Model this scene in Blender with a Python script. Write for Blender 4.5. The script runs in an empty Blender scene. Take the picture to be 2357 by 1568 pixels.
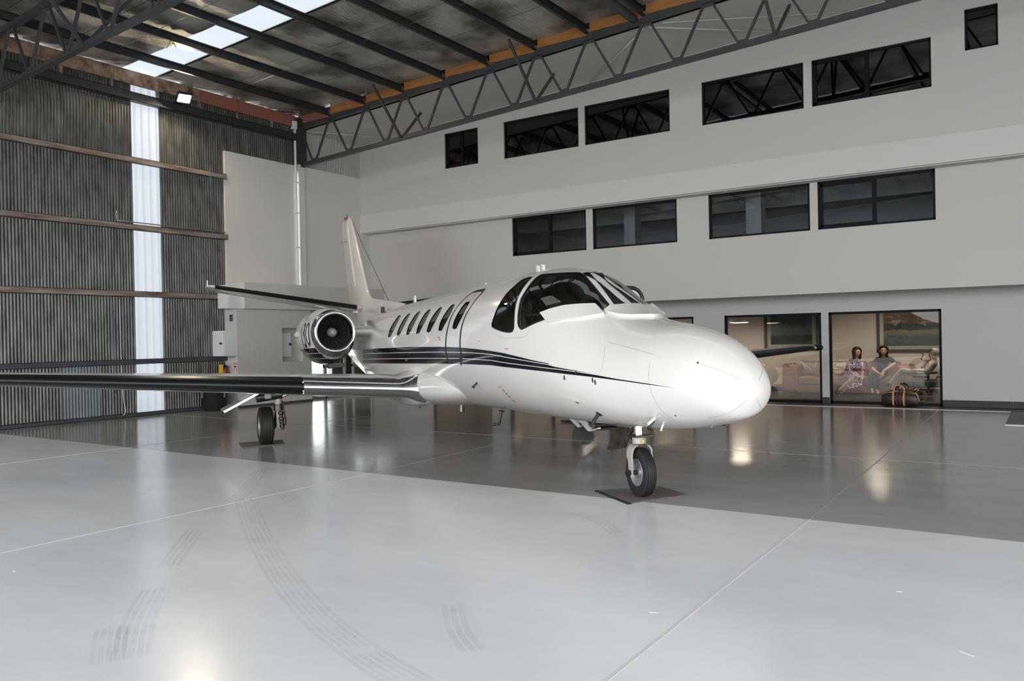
import bpy, bmesh, math, random
import numpy as np
from mathutils import Matrix, Vector
from mathutils.geometry import delaunay_2d_cdt

random.seed(7); np.random.seed(7)
SC = bpy.context.scene
COL = SC.collection
PI = math.pi

# ---------------------------------------------------------------- camera, sky, light, exposure
W, H = 2357, 1568
FPX = 1850.99
YAW, PIT, ROL = [math.radians(a) for a in (-33.8068, -0.2119, -1.1129)]
CAM = np.array([0.0, 0.0, 1.55])
def _axes():
    cy, sy = math.cos(YAW), math.sin(YAW)
    f = np.array([sy*math.cos(PIT), cy*math.cos(PIT), math.sin(PIT)])
    r = np.array([cy, -sy, 0.0]); u = np.cross(r, f)
    return r*math.cos(ROL)+u*math.sin(ROL), -r*math.sin(ROL)+u*math.cos(ROL), f
CR, CU, CF = _axes()
cam_d = bpy.data.cameras.new('camera')
cam_o = bpy.data.objects.new('camera', cam_d); COL.objects.link(cam_o)
cam_d.sensor_fit = 'HORIZONTAL'; cam_d.sensor_width = 36.0; cam_d.lens = 36.0*FPX/W
cam_d.clip_start = 0.05; cam_d.clip_end = 300
cam_o.matrix_world = Matrix([[CR[0], CU[0], -CF[0], CAM[0]], [CR[1], CU[1], -CF[1], CAM[1]],
                             [CR[2], CU[2], -CF[2], CAM[2]], [0, 0, 0, 1]])
SC.camera = cam_o

def ray(x, y):
    return CR*(x-W/2)/FPX - CU*(y-H/2)/FPX + CF
def onz(x, y, z=0.0):
    d = ray(x, y); return CAM + d*((z-CAM[2])/d[2])
def onx(x, y, X):
    d = ray(x, y); return CAM + d*((X-CAM[0])/d[0])
def ony(x, y, Y):
    d = ray(x, y); return CAM + d*((Y-CAM[1])/d[1])

world = bpy.data.worlds.new('overcast_sky'); SC.world = world
world.use_nodes = True
bg = world.node_tree.nodes['Background']
bg.inputs['Color'].default_value = (0.93, 0.965, 1.0, 1)
bg.inputs['Strength'].default_value = 3.0

SC.view_settings.view_transform = 'Standard'
SC.view_settings.look = 'None'
SC.view_settings.gamma = 1.0
SC.view_settings.use_curve_mapping = False
SC.view_settings.exposure = 1.05
try:
    SC.cycles.use_denoising = True
    SC.cycles.max_bounces = 10; SC.cycles.diffuse_bounces = 6; SC.cycles.glossy_bounces = 5
    SC.cycles.transmission_bounces = 6; SC.cycles.transparent_max_bounces = 16
    SC.cycles.sample_clamp_indirect = 8.0
except Exception:
    pass

# light portal in the open hangar doorway behind the camera (guides the daylight, gives none itself)
DOOR_Y, DOOR_X0, DOOR_X1, DOOR_Z = -5.2, -15.8, 9.0, 6.2
SIDE_X, SIDE_Y0, SIDE_Y1, SIDE_Z = 9.2, -4.8, 8.0, 6.4      # second open door, in the right-hand wall
def portal(loc, rot, w, h):
    pl = bpy.data.lights.new('doorway_portal', 'AREA'); pl.shape = 'RECTANGLE'; pl.size = w; pl.size_y = h
    pl.cycles.is_portal = True
    po = bpy.data.objects.new('doorway_portal', pl); COL.objects.link(po); po.location = loc; po.rotation_euler = rot
portal(((DOOR_X0+DOOR_X1)/2, DOOR_Y-0.05, DOOR_Z/2), (PI/2, 0, 0), DOOR_X1-DOOR_X0, DOOR_Z)
portal((SIDE_X+.05, (SIDE_Y0+SIDE_Y1)/2, SIDE_Z/2), (PI/2, 0, PI/2), SIDE_Y1-SIDE_Y0, SIDE_Z)

# ---------------------------------------------------------------- helpers: tags and meshes
def tag(o, label=None, cat=None, group=None, kind=None):
    if label: o['label'] = label
    if cat: o['category'] = cat
    if group: o['group'] = group
    if kind: o['kind'] = kind
    return o
def empty(name, loc=(0, 0, 0), rz=0.0, parent=None):
    o = bpy.data.objects.new(name, None); COL.objects.link(o)
    o.empty_display_size = 0.1
    o.location = loc; o.rotation_euler = (0, 0, rz)
    if parent: o.parent = parent
    return o
def link(name, me, mat=None, parent=None):
    o = bpy.data.objects.new(name, me); COL.objects.link(o)
    if mat is not None and not me.materials: me.materials.append(mat)
    if parent is not None: o.parent = parent
    return o
def copy_tree(o, parent=None):
    c = o.copy(); COL.objects.link(c); c.parent = parent
    for ch in list(o.children): copy_tree(ch, c)
    return c

class MB:
    def __init__(s): s.v = []; s.f = []; s.mi = []; s.cur = 0
    def add(s, vs, fs):
        b = len(s.v); s.v += [tuple(map(float, p)) for p in vs]
        for f in fs: s.f.append([b+i for i in f]); s.mi.append(s.cur)
        return s
    def box(s, x0, x1, y0, y1, z0, z1):
        vs = [(x, y, z) for z in (z0, z1) for y in (y0, y1) for x in (x0, x1)]
        return s.add(vs, [(0, 2, 3, 1), (4, 5, 7, 6), (0, 1, 5, 4), (2, 6, 7, 3), (0, 4, 6, 2), (1, 3, 7, 5)])
    def obox(s, c, ax, ay, az):
        c, ax, ay, az = map(np.asarray, (c, ax, ay, az))
        vs = [c+i*ax+j*ay+k*az for k in (-1, 1) for j in (-1, 1) for i in (-1, 1)]
        return s.add(vs, [(0, 2, 3, 1), (4, 5, 7, 6), (0, 1, 5, 4), (2, 6, 7, 3), (0, 4, 6, 2), (1, 3, 7, 5)])
    def bar(s, p, q, w, h, up=(0, 0, 1)):
        p, q, up = map(lambda a: np.asarray(a, float), (p, q, up))
        d = q-p; L = np.linalg.norm(d); d = d/L
        sd = np.cross(d, up)
        if np.linalg.norm(sd) < 1e-6: sd = np.cross(d, (1.0, 0, 0))
        sd /= np.linalg.norm(sd); u2 = np.cross(sd, d)
        return s.obox((p+q)/2, d*L/2, sd*w/2, u2*h/2)
    def tube(s, pts, r, n=10, caps=True):
        pts = [np.asarray(p, float) for p in pts]
        rs = r if hasattr(r, '__len__') else [r]*len(pts)
        rings = []; prev = None
        for i, p in enumerate(pts):
            a = pts[max(i-1, 0)]; b = pts[min(i+1, len(pts)-1)]
            d = b-a; d = d/(np.linalg.norm(d)+1e-12)
            if prev is None:
                ref = np.array([0, 0, 1.0]) if abs(d[2]) < .9 else np.array([1.0, 0, 0])
                sd = np.cross(d, ref)
            else:
                sd = prev-d*(prev@d)
            sd /= np.linalg.norm(sd)+1e-12; prev = sd; up = np.cross(d, sd)
            rings.append([p+rs[i]*(math.cos(2*PI*k/n)*sd+math.sin(2*PI*k/n)*up) for k in range(n)])
        vs = [v for rg in rings for v in rg]; fs = []
        for i in range(len(pts)-1):
            for k in range(n):
                k2 = (k+1) % n
                fs.append((i*n+k, i*n+k2, (i+1)*n+k2, (i+1)*n+k))
        if caps:
            fs.append(tuple(range(n-1, -1, -1))); fs.append(tuple((len(pts)-1)*n+k for k in range(n)))
        return s.add(vs, fs)
    def lathe(s, prof, o, axis, n=32, closed=False):
        """prof: (t along axis, radius)"""
        o = np.asarray(o, float); ax = np.asarray(axis, float); ax /= np.linalg.norm(ax)
        ref = np.array([0, 0, 1.0]) if abs(ax[2]) < .9 else np.array([1.0, 0, 0])
        e1 = np.cross(ax, ref); e1 /= np.linalg.norm(e1); e2 = np.cross(ax, e1)
        vs = []; fs = []
        for t, r in prof:
            for k in range(n):
                a = 2*PI*k/n
                vs.append(o+ax*t+r*(math.cos(a)*e1+math.sin(a)*e2))
        m = len(prof)
        for i in range(m-1 if not closed else m):
            i2 = (i+1) % m
            for k in range(n):
                k2 = (k+1) % n
                fs.append((i*n+k, i2*n+k, i2*n+k2, i*n+k2))
        return s.add(vs, fs)
    def prism(s, poly, axis, thick):
        """poly: 3-D points of a flat outline; extruded by the vector axis*thick"""
        a = np.asarray(axis, float)*thick; n = len(poly)
        vs = [np.asarray(p, float) for p in poly]+[np.asarray(p, float)+a for p in poly]
        fs = [tuple(range(n-1, -1, -1)), tuple(range(n, 2*n))]
        fs += [(i, (i+1) % n, n+(i+1) % n, n+i) for i in range(n)]
        return s.add(vs, fs)
    def grid(s, P):
        """P: nested list rows x cols of points"""
        r, c = len(P), len(P[0])
        return s.add([p for row in P for p in row],
                     [(i*c+j, i*c+j+1, (i+1)*c+j+1, (i+1)*c+j) for i in range(r-1) for j in range(c-1)])
    def mesh(s, name, mats=None, smooth=False, angle=None):
        me = bpy.data.meshes.new(name)
        me.from_pydata(s.v, [], s.f)
        if mats is not None:
            for m in (mats if isinstance(mats, (list, tuple)) else [mats]): me.materials.append(m)
        if len(set(s.mi)) > 1:
            me.polygons.foreach_set('material_index', s.mi)
        bm = bmesh.new(); bm.from_mesh(me); bmesh.ops.recalc_face_normals(bm, faces=bm.faces); bm.to_mesh(me); bm.free()
        if smooth:
            me.polygons.foreach_set('use_smooth', [True]*len(me.polygons))
            if angle is not None: me.set_sharp_from_angle(angle=math.radians(angle))
        me.update()
        return me
    def build(s, name, mats=None, parent=None, smooth=False, angle=None, bevel=0, seg=2):
        me = s.mesh(name, mats, smooth, angle)
        o = link(name, me, None, parent)
        if bevel:
            b = o.modifiers.new('bevel', 'BEVEL'); b.width = bevel; b.segments = seg; b.limit_method = 'ANGLE'
            b.angle_limit = math.radians(35); b.harden_normals = False
        return o

# ---------------------------------------------------------------- materials
def nodes_of(m):
    m.use_nodes = True
    return m.node_tree.nodes, m.node_tree.links, m.node_tree.nodes['Principled BSDF']
def mat(name, col, rough=.5, metal=0.0, spec=.5, coat=0.0, noise=None, bump=None, emit=None):
    """noise=(scale, amount, stretch) varies the colour; bump=(scale, strength, stretch)"""
    m = bpy.data.materials.new(name); N, L, P = nodes_of(m)
    P.inputs['Base Color'].default_value = (*col, 1)
    P.inputs['Roughness'].default_value = rough
    P.inputs['Metallic'].default_value = metal
    P.inputs['Specular IOR Level'].default_value = spec
    P.inputs['Coat Weight'].default_value = coat
    P.inputs['Coat Roughness'].default_value = 0.04
    if emit:
        P.inputs['Emission Color'].default_value = (*emit[0], 1); P.inputs['Emission Strength'].default_value = emit[1]
    tc = None
    def tex(scale, stretch):
        nonlocal tc
        if tc is None: tc = N.new('ShaderNodeTexCoord')
        mp = N.new('ShaderNodeMapping'); mp.inputs['Scale'].default_value = stretch
        L.new(tc.outputs['Object'], mp.inputs['Vector'])
        nz = N.new('ShaderNodeTexNoise'); nz.inputs['Scale'].default_value = scale
        nz.inputs['Detail'].default_value = 6; nz.inputs['Roughness'].default_value = .6
        L.new(mp.outputs['Vector'], nz.inputs['Vector'])
        return nz
    if noise:
        nz = tex(noise[0], noise[2] if len(noise) > 2 else (1, 1, 1))
        rp = N.new('ShaderNodeValToRGB'); a = noise[1]
        rp.color_ramp.elements[0].position = .3; rp.color_ramp.elements[1].position = .7
        c2 = noise[3] if len(noise) > 3 else tuple(c*(1-a) for c in col)
        rp.color_ramp.elements[0].color = (*c2, 1); rp.color_ramp.elements[1].color = (*col, 1)
        L.new(nz.outputs['Fac'], rp.inputs['Fac']); L.new(rp.outputs['Color'], P.inputs['Base Color'])
    if bump:
        nb = tex(bump[0], bump[2] if len(bump) > 2 else (1, 1, 1))
        b = N.new('ShaderNodeBump'); b.inputs['Strength'].default_value = bump[1]; b.inputs['Distance'].default_value = .02
        L.new(nb.outputs['Fac'], b.inputs['Height']); L.new(b.outputs['Normal'], P.inputs['Normal'])
    return m
def glass_mat(name, tint, refl=1.0, ior=1.5, rough=0.0):
    """thin pane: Fresnel mix of a tinted see-through and a mirror"""
    m = bpy.data.materials.new(name); m.use_nodes = True
    N, L = m.node_tree.nodes, m.node_tree.links
    for n in list(N):
        if n.type != 'OUTPUT_MATERIAL': N.remove(n)
    out = [n for n in N if n.type == 'OUTPUT_MATERIAL'][0]
    tr = N.new('ShaderNodeBsdfTransparent'); tr.inputs['Color'].default_value = (*tint, 1)
    gl = N.new('ShaderNodeBsdfGlossy'); gl.inputs['Roughness'].default_value = rough
    gl.inputs['Color'].default_value = (refl, refl, refl, 1)
    fr = N.new('ShaderNodeFresnel'); fr.inputs['IOR'].default_value = ior
    mx = N.new('ShaderNodeMixShader')
    L.new(fr.outputs['Fac'], mx.inputs['Fac']); L.new(tr.outputs['BSDF'], mx.inputs[1]); L.new(gl.outputs['BSDF'], mx.inputs[2])
    L.new(mx.outputs['Shader'], out.inputs['Surface'])
    return m

M = {}
M['wall'] = mat('painted_plaster', (.57, .545, .515), .75, noise=(.6, .03))
M['wall_low'] = mat('painted_plaster_low', (.53, .515, .50), .7)
M['band'] = mat('painted_band', (.63, .605, .575), .75)
M['ceil_white'] = mat('ceiling_board', (.52, .50, .47), .8, noise=(.5, .05))
M['panel'] = mat('cool_room_panel', (.66, .635, .60), .45, noise=(.7, .03))
M['steel'] = mat('dark_painted_steel', (.045, .047, .052), .42, .2, noise=(9, .35))
M['truss'] = mat('truss_grey_paint', (.065, .067, .073), .45, .15, noise=(6, .3))
M['rust'] = mat('rusty_primer', (.33, .28, .25), .75, noise=(3.5, .6, (1, .35, 3), (.085, .040, .024)))
M['rust2'] = mat('rust_streaked_timber', (.38, .27, .2), .8, noise=(5, .6, (1, 1, 1), (.10, .035, .012)))
M['timber'] = mat('pine_timber', (.42, .19, .055), .6, noise=(3, .5, (1, 6, 8), (.27, .10, .025)))
M['timber_red'] = mat('red_primed_timber', (.33, .12, .085), .7, noise=(5, .3, (1, 4, 4)))
M['corr'] = mat('weathered_galvanised', (.15, .15, .14), .40, .5, noise=(7, .5, (1, 1, .25), (.05, .049, .043)))
M['corr_new'] = mat('newer_galvanised', (.20, .23, .25), .5, .3, noise=(2, .25))
M['corr_white'] = mat('white_painted_corrugated', (.45, .43, .40), .55)
M['frame'] = mat('black_window_frame', (.006, .006, .009), .6, spec=.15)
M['skirt'] = mat('dark_skirting_tile', (.065, .065, .063), .6, spec=.2, noise=(3, .2))
M['chrome'] = mat('polished_metal', (.80, .80, .81), .07, 1.0)
M['alu'] = mat('satin_aluminium', (.45, .45, .46), .35, .9)
M['white_plastic'] = mat('white_enamel', (.70, .70, .70), .4)
M['black'] = mat('black_plastic', (.012, .012, .014), .4)
M['rubber'] = mat('tyre_rubber', (.013, .013, .014), .62, noise=(20, .3))
M['concrete'] = mat('apron_concrete', (.50, .50, .49), .9, noise=(.7, .1))
M['red'] = mat('red_paint', (.45, .02, .02), .45)
M['yellow'] = mat('yellow_paint', (.75, .48, .02), .45)
M['dark_tile'] = mat('dark_grey_floor_tile', (.05, .048, .047), .4, spec=.25, noise=(2, .2, (1, 6, 1)))

def trans_sheet(name, col, wire=False):
    m = bpy.data.materials.new(name); m.use_nodes = True
    N, L = m.node_tree.nodes, m.node_tree.links
    for n in list(N):
        if n.type != 'OUTPUT_MATERIAL': N.remove(n)
    out = [n for n in N if n.type == 'OUTPUT_MATERIAL'][0]
    tl = N.new('ShaderNodeBsdfTranslucent'); tl.inputs['Color'].default_value = (*col, 1)
    df = N.new('ShaderNodeBsdfPrincipled'); df.inputs['Base Color'].default_value = (.6, .62, .64, 1); df.inputs['Roughness'].default_value = .35
    mx = N.new('ShaderNodeMixShader'); mx.inputs['Fac'].default_value = .25
    tc = N.new('ShaderNodeTexCoord'); mp = N.new('ShaderNodeMapping')
    L.new(tc.outputs['Object'], mp.inputs['Vector'])
    if wire:
        mp.inputs['Scale'].default_value = (20, 20, 0)
        vo = N.new('ShaderNodeTexVoronoi'); vo.feature = 'DISTANCE_TO_EDGE'; vo.voronoi_dimensions = '2D'
        vo.inputs['Scale'].default_value = 1.0; vo.inputs['Randomness'].default_value = .35
        rp = N.new('ShaderNodeValToRGB'); rp.color_ramp.elements[0].position = .02; rp.color_ramp.elements[1].position = .09
        rp.color_ramp.elements[0].color = (col[0]*.72, col[1]*.74, col[2]*.76, 1); rp.color_ramp.elements[1].color = (*col, 1)
        L.new(mp.outputs['Vector'], vo.inputs['Vector']); L.new(vo.outputs['Distance'], rp.inputs['Fac'])
    else:
        mp.inputs['Scale'].default_value = (1, 9, .15)
        vo = N.new('ShaderNodeTexNoise'); vo.inputs['Scale'].default_value = 2.0
        rp = N.new('ShaderNodeValToRGB'); rp.color_ramp.elements[0].position = .3; rp.color_ramp.elements[1].position = .7
        rp.color_ramp.elements[0].color = (col[0]*.88, col[1]*.89, col[2]*.9, 1); rp.color_ramp.elements[1].color = (*col, 1)
        L.new(mp.outputs['Vector'], vo.inputs['Vector']); L.new(vo.outputs['Fac'], rp.inputs['Fac'])
    L.new(rp.outputs['Color'], tl.inputs['Color'])
    L.new(tl.outputs['BSDF'], mx.inputs[1]); L.new(df.outputs['BSDF'], mx.inputs[2]); L.new(mx.outputs['Shader'], out.inputs['Surface'])
    return m
M['skylight'] = trans_sheet('fibreglass_skylight', (.19, .20, .21), True)
M['wallstrip'] = trans_sheet('fibreglass_wall_sheet', (.225, .235, .25))

def foil_mat():
    m = bpy.data.materials.new('foil_roof_blanket'); N, L, P = nodes_of(m)
    tc = N.new('ShaderNodeTexCoord'); mp = N.new('ShaderNodeMapping'); mp.inputs['Scale'].default_value = (7, 2.2, 1)
    mp.inputs['Rotation'].default_value = (0, 0, .5)
    nz = N.new('ShaderNodeTexNoise'); nz.inputs['Scale'].default_value = 3.0; nz.inputs['Detail'].default_value = 8
    nz.inputs['Roughness'].default_value = .68; nz.inputs['Distortion'].default_value = .6
    L.new(tc.outputs['Object'], mp.inputs['Vector']); L.new(mp.outputs['Vector'], nz.inputs['Vector'])
    b = N.new('ShaderNodeBump'); b.inputs['Strength'].default_value = 1.0; b.inputs['Distance'].default_value = .10
    L.new(nz.outputs['Fac'], b.inputs['Height']); L.new(b.outputs['Normal'], P.inputs['Normal'])
    n2 = N.new('ShaderNodeTexNoise'); n2.inputs['Scale'].default_value = .9; n2.inputs['Detail'].default_value = 5
    L.new(tc.outputs['Object'], n2.inputs['Vector'])
    rp = N.new('ShaderNodeValToRGB'); rp.color_ramp.elements[0].position = .38; rp.color_ramp.elements[1].position = .6
    rp.color_ramp.elements[0].color = (.16, .15, .13, 1); rp.color_ramp.elements[1].color = (.62, .60, .54, 1)
    L.new(n2.outputs['Fac'], rp.inputs['Fac']); L.new(rp.outputs['Color'], P.inputs['Base Color'])
    P.inputs['Metallic'].default_value = .7; P.inputs['Roughness'].default_value = .36
    return m
M['foil'] = foil_mat()

def floor_mat(name, c1, c2, rough, r2):
    m = bpy.data.materials.new(name); N, L, P = nodes_of(m)
    tc = N.new('ShaderNodeTexCoord'); mp = N.new('ShaderNodeMapping'); mp.inputs['Scale'].default_value = (.35, .9, 1)
    mp.inputs['Rotation'].default_value = (0, 0, .58)
    nz = N.new('ShaderNodeTexNoise'); nz.inputs['Scale'].default_value = 1.3; nz.inputs['Detail'].default_value = 7; nz.inputs['Roughness'].default_value = .62
    L.new(tc.outputs['Object'], mp.inputs['Vector']); L.new(mp.outputs['Vector'], nz.inputs['Vector'])
    rp = N.new('ShaderNodeValToRGB'); rp.color_ramp.elements[0].position = .36; rp.color_ramp.elements[1].position = .66
    rp.color_ramp.elements[0].color = (*c1, 1); rp.color_ramp.elements[1].color = (*c2, 1)
    L.new(nz.outputs['Fac'], rp.inputs['Fac']); L.new(rp.outputs['Color'], P.inputs['Base Color'])
    mr = N.new('ShaderNodeMapRange'); mr.inputs['To Min'].default_value = rough; mr.inputs['To Max'].default_value = r2
    L.new(nz.outputs['Fac'], mr.inputs['Value']); L.new(mr.outputs['Result'], P.inputs['Roughness'])
    n2 = N.new('ShaderNodeTexNoise'); n2.inputs['Scale'].default_value = 5; n2.inputs['Detail'].default_value = 3
    L.new(tc.outputs['Object'], n2.inputs['Vector'])
    b = N.new('ShaderNodeBump'); b.inputs['Strength'].default_value = .035; b.inputs['Distance'].default_value = .02
    L.new(n2.outputs['Fac'], b.inputs['Height']); L.new(b.outputs['Normal'], P.inputs['Normal'])
    P.inputs['Specular IOR Level'].default_value = .6
    return m
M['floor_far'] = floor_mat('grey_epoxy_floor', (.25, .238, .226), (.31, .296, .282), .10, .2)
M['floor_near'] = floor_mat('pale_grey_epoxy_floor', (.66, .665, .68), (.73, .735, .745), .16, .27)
M['joint'] = mat('pale_joint_sealant', (.62, .61, .58), .6)
M['joint2'] = mat('grey_joint_sealant', (.33, .315, .30), .5)
# ================================================================ ROOM SHELL
XL, XR, RX = -16.45, 9.2, 16.45
YG, YM, YU = 18.2, 17.16, 16.85          # planes of the ground-floor, first-floor and top-floor walls
YTR = 14.6                                # truss in front of the back wall
RS = 0.052                                # roof slope
def roof_z(x): return 7.46 + RS*((x-XL) if x <= 0 else (RX-x))

def struct(o, kind='structure'):
    o['kind'] = kind; return o

# ---- floors
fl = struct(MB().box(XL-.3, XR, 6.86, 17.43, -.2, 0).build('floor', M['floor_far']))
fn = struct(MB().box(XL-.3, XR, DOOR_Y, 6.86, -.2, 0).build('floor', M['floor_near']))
struct(MB().box(-60, 60, -90, DOOR_Y, -.25, -.03).build('apron', M['concrete']))
struct(MB().box(-60, XL-.6, DOOR_Y, 60, -.25, -.03).build('apron', M['concrete']))
ft = struct(MB().box(XL, XR, 17.43, 22.4, -.2, 0.0).build('floor', M['dark_tile']))
# dark tile landing at the right
MB().box(-.62, 1.2, 15.05, 17.43, 0, .008).build('tile_landing', M['dark_tile'], ft)
MB().box(-.62, 1.2, 14.99, 15.05, 0, .012).build('landing_edge', M['white_plastic'], ft)
MB().box(XL, -.62, 17.38, 17.43, -.01, .006).build('edge_strip', M['white_plastic'], ft)
def joint(p, q, w, parent):
    MB().bar((*p, .0008), (*q, .0008), w, .0016).build('joint', M['joint'] if parent is fn else M['joint2'], parent)
joint((-6.6, DOOR_Y), (-6.6, 6.86), .016, fn); joint((-1.68, DOOR_Y), (-1.68, 6.86), .02, fn)
joint((-6.6, 6.86), (-7.15, 17.38), .012, fl); joint((-1.68, 6.86), (-1.80, 17.38), .016, fl)
joint((-11.6, 6.86), (-11.6, 17.38), .012, fl); joint((-11.6, DOOR_Y), (-11.6, 6.86), .012, fn)
joint((XL, 10.45), (XR, 10.45), .010, fl)

# tyre marks: bundles of thin grey rib lines left on the pale floor
def mark_mat():
    m = bpy.data.materials.new('tyre_mark_grime'); m.use_nodes = True
    N, L = m.node_tree.nodes, m.node_tree.links
    P = N['Principled BSDF']; out = [n for n in N if n.type == 'OUTPUT_MATERIAL'][0]
    P.inputs['Base Color'].default_value = (.20, .19, .17, 1); P.inputs['Roughness'].default_value = .5
    tr = N.new('ShaderNodeBsdfTransparent'); mx = N.new('ShaderNodeMixShader')
    tc = N.new('ShaderNodeTexCoord'); nz = N.new('ShaderNodeTexNoise'); nz.inputs['Scale'].default_value = 6
    mr = N.new('ShaderNodeMapRange'); mr.inputs['From Min'].default_value = .3; mr.inputs['From Max'].default_value = .75
    mr.inputs['To Min'].default_value = .015; mr.inputs['To Max'].default_value = .11
    L.new(tc.outputs['Object'], nz.inputs['Vector']); L.new(nz.outputs['Fac'], mr.inputs['Value'])
    L.new(mr.outputs['Result'], mx.inputs['Fac']); L.new(tr.outputs['BSDF'], mx.inputs[1]); L.new(P.outputs['BSDF'], mx.inputs[2])
    L.new(mx.outputs['Shader'], out.inputs['Surface'])
    return m
M['mark'] = mark_mat()
def smooth_line(P, n=30):
    P = np.asarray(P, float); t = np.linspace(0, len(P)-1, n); out = []
    for tt in t:
        i = min(int(tt), len(P)-2); u = tt-i
        p0, p1, p2, p3 = P[max(i-1, 0)], P[i], P[i+1], P[min(i+2, len(P)-1)]
        out.append(.5*((2*p1)+(-p0+p2)*u+(2*p0-5*p1+4*p2-p3)*u*u+(-p0+3*p1-3*p2+p3)*u**3))
    return np.array(out)
def tyre_mark(pix, ribs, width):
    P = smooth_line([onz(*q)[:2] for q in pix], 36)
    T = np.gradient(P, axis=0); T /= np.linalg.norm(T, axis=1)[:, None]; Nn = np.stack([-T[:, 1], T[:, 0]], 1)
    mb = MB()
    for k in range(ribs):
        o = (k+.5)/ribs-.5; w = width/ribs*.36
        a = P+Nn*(o*width-w); b = P+Nn*(o*width+w)
        mb.grid([[(*p, .0006+.0001*k) for p in a], [(*p, .0006+.0001*k) for p in b]])
    return mb.build('tyre_mark', M['mark'], fn)
tyre_mark([(455, 1215), (400, 1285), (385, 1305)], 4, .17)
tyre_mark([(360, 1355), (320, 1430), (300, 1515)], 5, .20)
tyre_mark([(258, 1445), (252, 1480), (250, 1525)], 5, .18)
tyre_mark([(600, 1080), (560, 1135), (490, 1180)], 4, .18)
tyre_mark([(565, 1150), (590, 1220), (640, 1310), (720, 1410), (830, 1500), (960, 1580)], 6, .22)
tyre_mark([(640, 1125), (680, 1155)], 4, .18)
tyre_mark([(1040, 1390), (1055, 1450), (1090, 1500)], 3, .14)
tyre_mark([(1320, 1180), (1380, 1200), (1420, 1230)], 3, .14)
def speck(px, py, L, a, m):
    p = onz(px, py); d = np.array([math.cos(a), math.sin(a), 0])*L/2
    MB().bar(p-d+(0, 0, .001), p+d+(0, 0, .001), .008, .002).build('floor_chip', m, fn)
for s in [(1505, 1410, .05, .4), (2225, 1505, .07, -.5), (2070, 1362, .03, .2), (32, 1315, .03, 0)]: speck(*s, M['joint'])

# ---- left wall: corrugated sheets, translucent strip, rails
wl = empty('wall_left'); struct(wl)
def corr_sheet(name, y0, y1, z0, z1, m, parent, x=XL, pitch=.0635, amp=.0085, seg=8, dirx=1):
    n = max(2, int(round((y1-y0)/pitch*seg))); mb = MB()
    top = []; bot = []
    for i in range(n+1):
        y = y0+(y1-y0)*i/n; xx = x+amp*math.sin(2*PI*y/pitch)
        bot.append((xx, y, z0)); top.append((xx, y, z1))
    mb.grid([bot, top]); mb.grid([[(p[0]-.012, p[1], p[2]) for p in top], [(p[0]-.012, p[1], p[2]) for p in bot]])
    return mb.build(name, m, parent, smooth=True)
y = 12.26; step = .762
ys = [9.91]
while ys[-1] > DOOR_Y+.2: ys.append(max(ys[-1]-step, DOOR_Y))
k = 0
for a, b in zip(ys[1:], ys[:-1]):
    corr_sheet('corrugated_sheet', a, b+.02, .03, 7.47, M['corr'], wl, XL+.004*(k % 2)); k += 1
for a, b in ((10.6, 11.4), (11.4, 12.3)):
    corr_sheet('corrugated_sheet', a-.02, b, .03, 7.47, M['corr'], wl, XL+.004*(k % 2)); k += 1
for a, b in ((12.3, 13.06), (13.06, 13.82), (13.82, YTR)):
    corr_sheet('corrugated_sheet', a, b, 6.0, 7.47, M['corr'], wl)
for a, b in ((YTR, 15.36), (15.36, 16.12), (16.12, YU)):
    corr_sheet('corrugated_sheet', a, b, 6.1, 7.25, M['corr_white'], wl)
# translucent strip: trapezoid ribs
def rib_sheet(name, y0, y1, z0, z1, m, parent, x):
    prof = []; n = 4; w = (y1-y0)/n
    for i in range(n):
        b = y0+i*w
        prof += [(x, b), (x, b+.42*w), (x+.02, b+.52*w), (x+.02, b+.72*w), (x, b+.82*w)]
    prof.append((x, y1))
    mb = MB().grid([[(p[0], p[1], z0) for p in prof], [(p[0], p[1], z1) for p in prof]])
    return mb.build(name, m, parent)
rib_sheet('translucent_sheet', 9.91, 10.6, .03, 7.47, M['wallstrip'], wl, XL-.005)
corr_sheet('replacement_sheet', 8.33, 9.10, .06, 1.16, M['corr_new'], wl, XL+.022, seg=6)
# rails (girts)
def channel(y0, y1, z0, z1, depth, m, name, x=XL+.01):
    mb = MB(); t = .008
    mb.box(x, x+depth, y0, y1, z1-t, z1); mb.box(x, x+depth, y0, y1, z0, z0+t)
    mb.box(x+depth-t, x+depth, y0, y1, z0, z1)
    return mb.build(name, m, wl)
for zt in (5.60, 4.15, 2.71):
    channel(DOOR_Y, 12.27, zt-.125, zt, .09, M['rust'], 'girt')
M['bluegrey'] = mat('blue_grey_paint', (.055, .058, .072), .5)
channel(DOOR_Y, 12.27, 1.13, 1.24, .07, M['bluegrey'], 'girt')
channel(DOOR_Y, 12.27, 0.0, .085, .05, M['bluegrey'], 'bottom_rail')
channel(DOOR_Y, 14.5, 6.80, 6.98, .17, M['steel'], 'eave_beam')
# rusty top plate: pieces of timber with short studs
yy = DOOR_Y
while yy < 14.4:
    b = min(yy+1.05, 14.42)
    MB().box(XL+.02, XL+.10, yy, b-.01, 7.17, 7.46).build('top_plate', M['rust2'] if 9.0 < yy < 10.8 else M['timber_red'] if yy > 10.8 else M['rust2'], wl)
    MB().box(XL+.03, XL+.09, b-.05, b, 6.98, 7.17).build('stud', M['rust'], wl)
    yy = b
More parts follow.
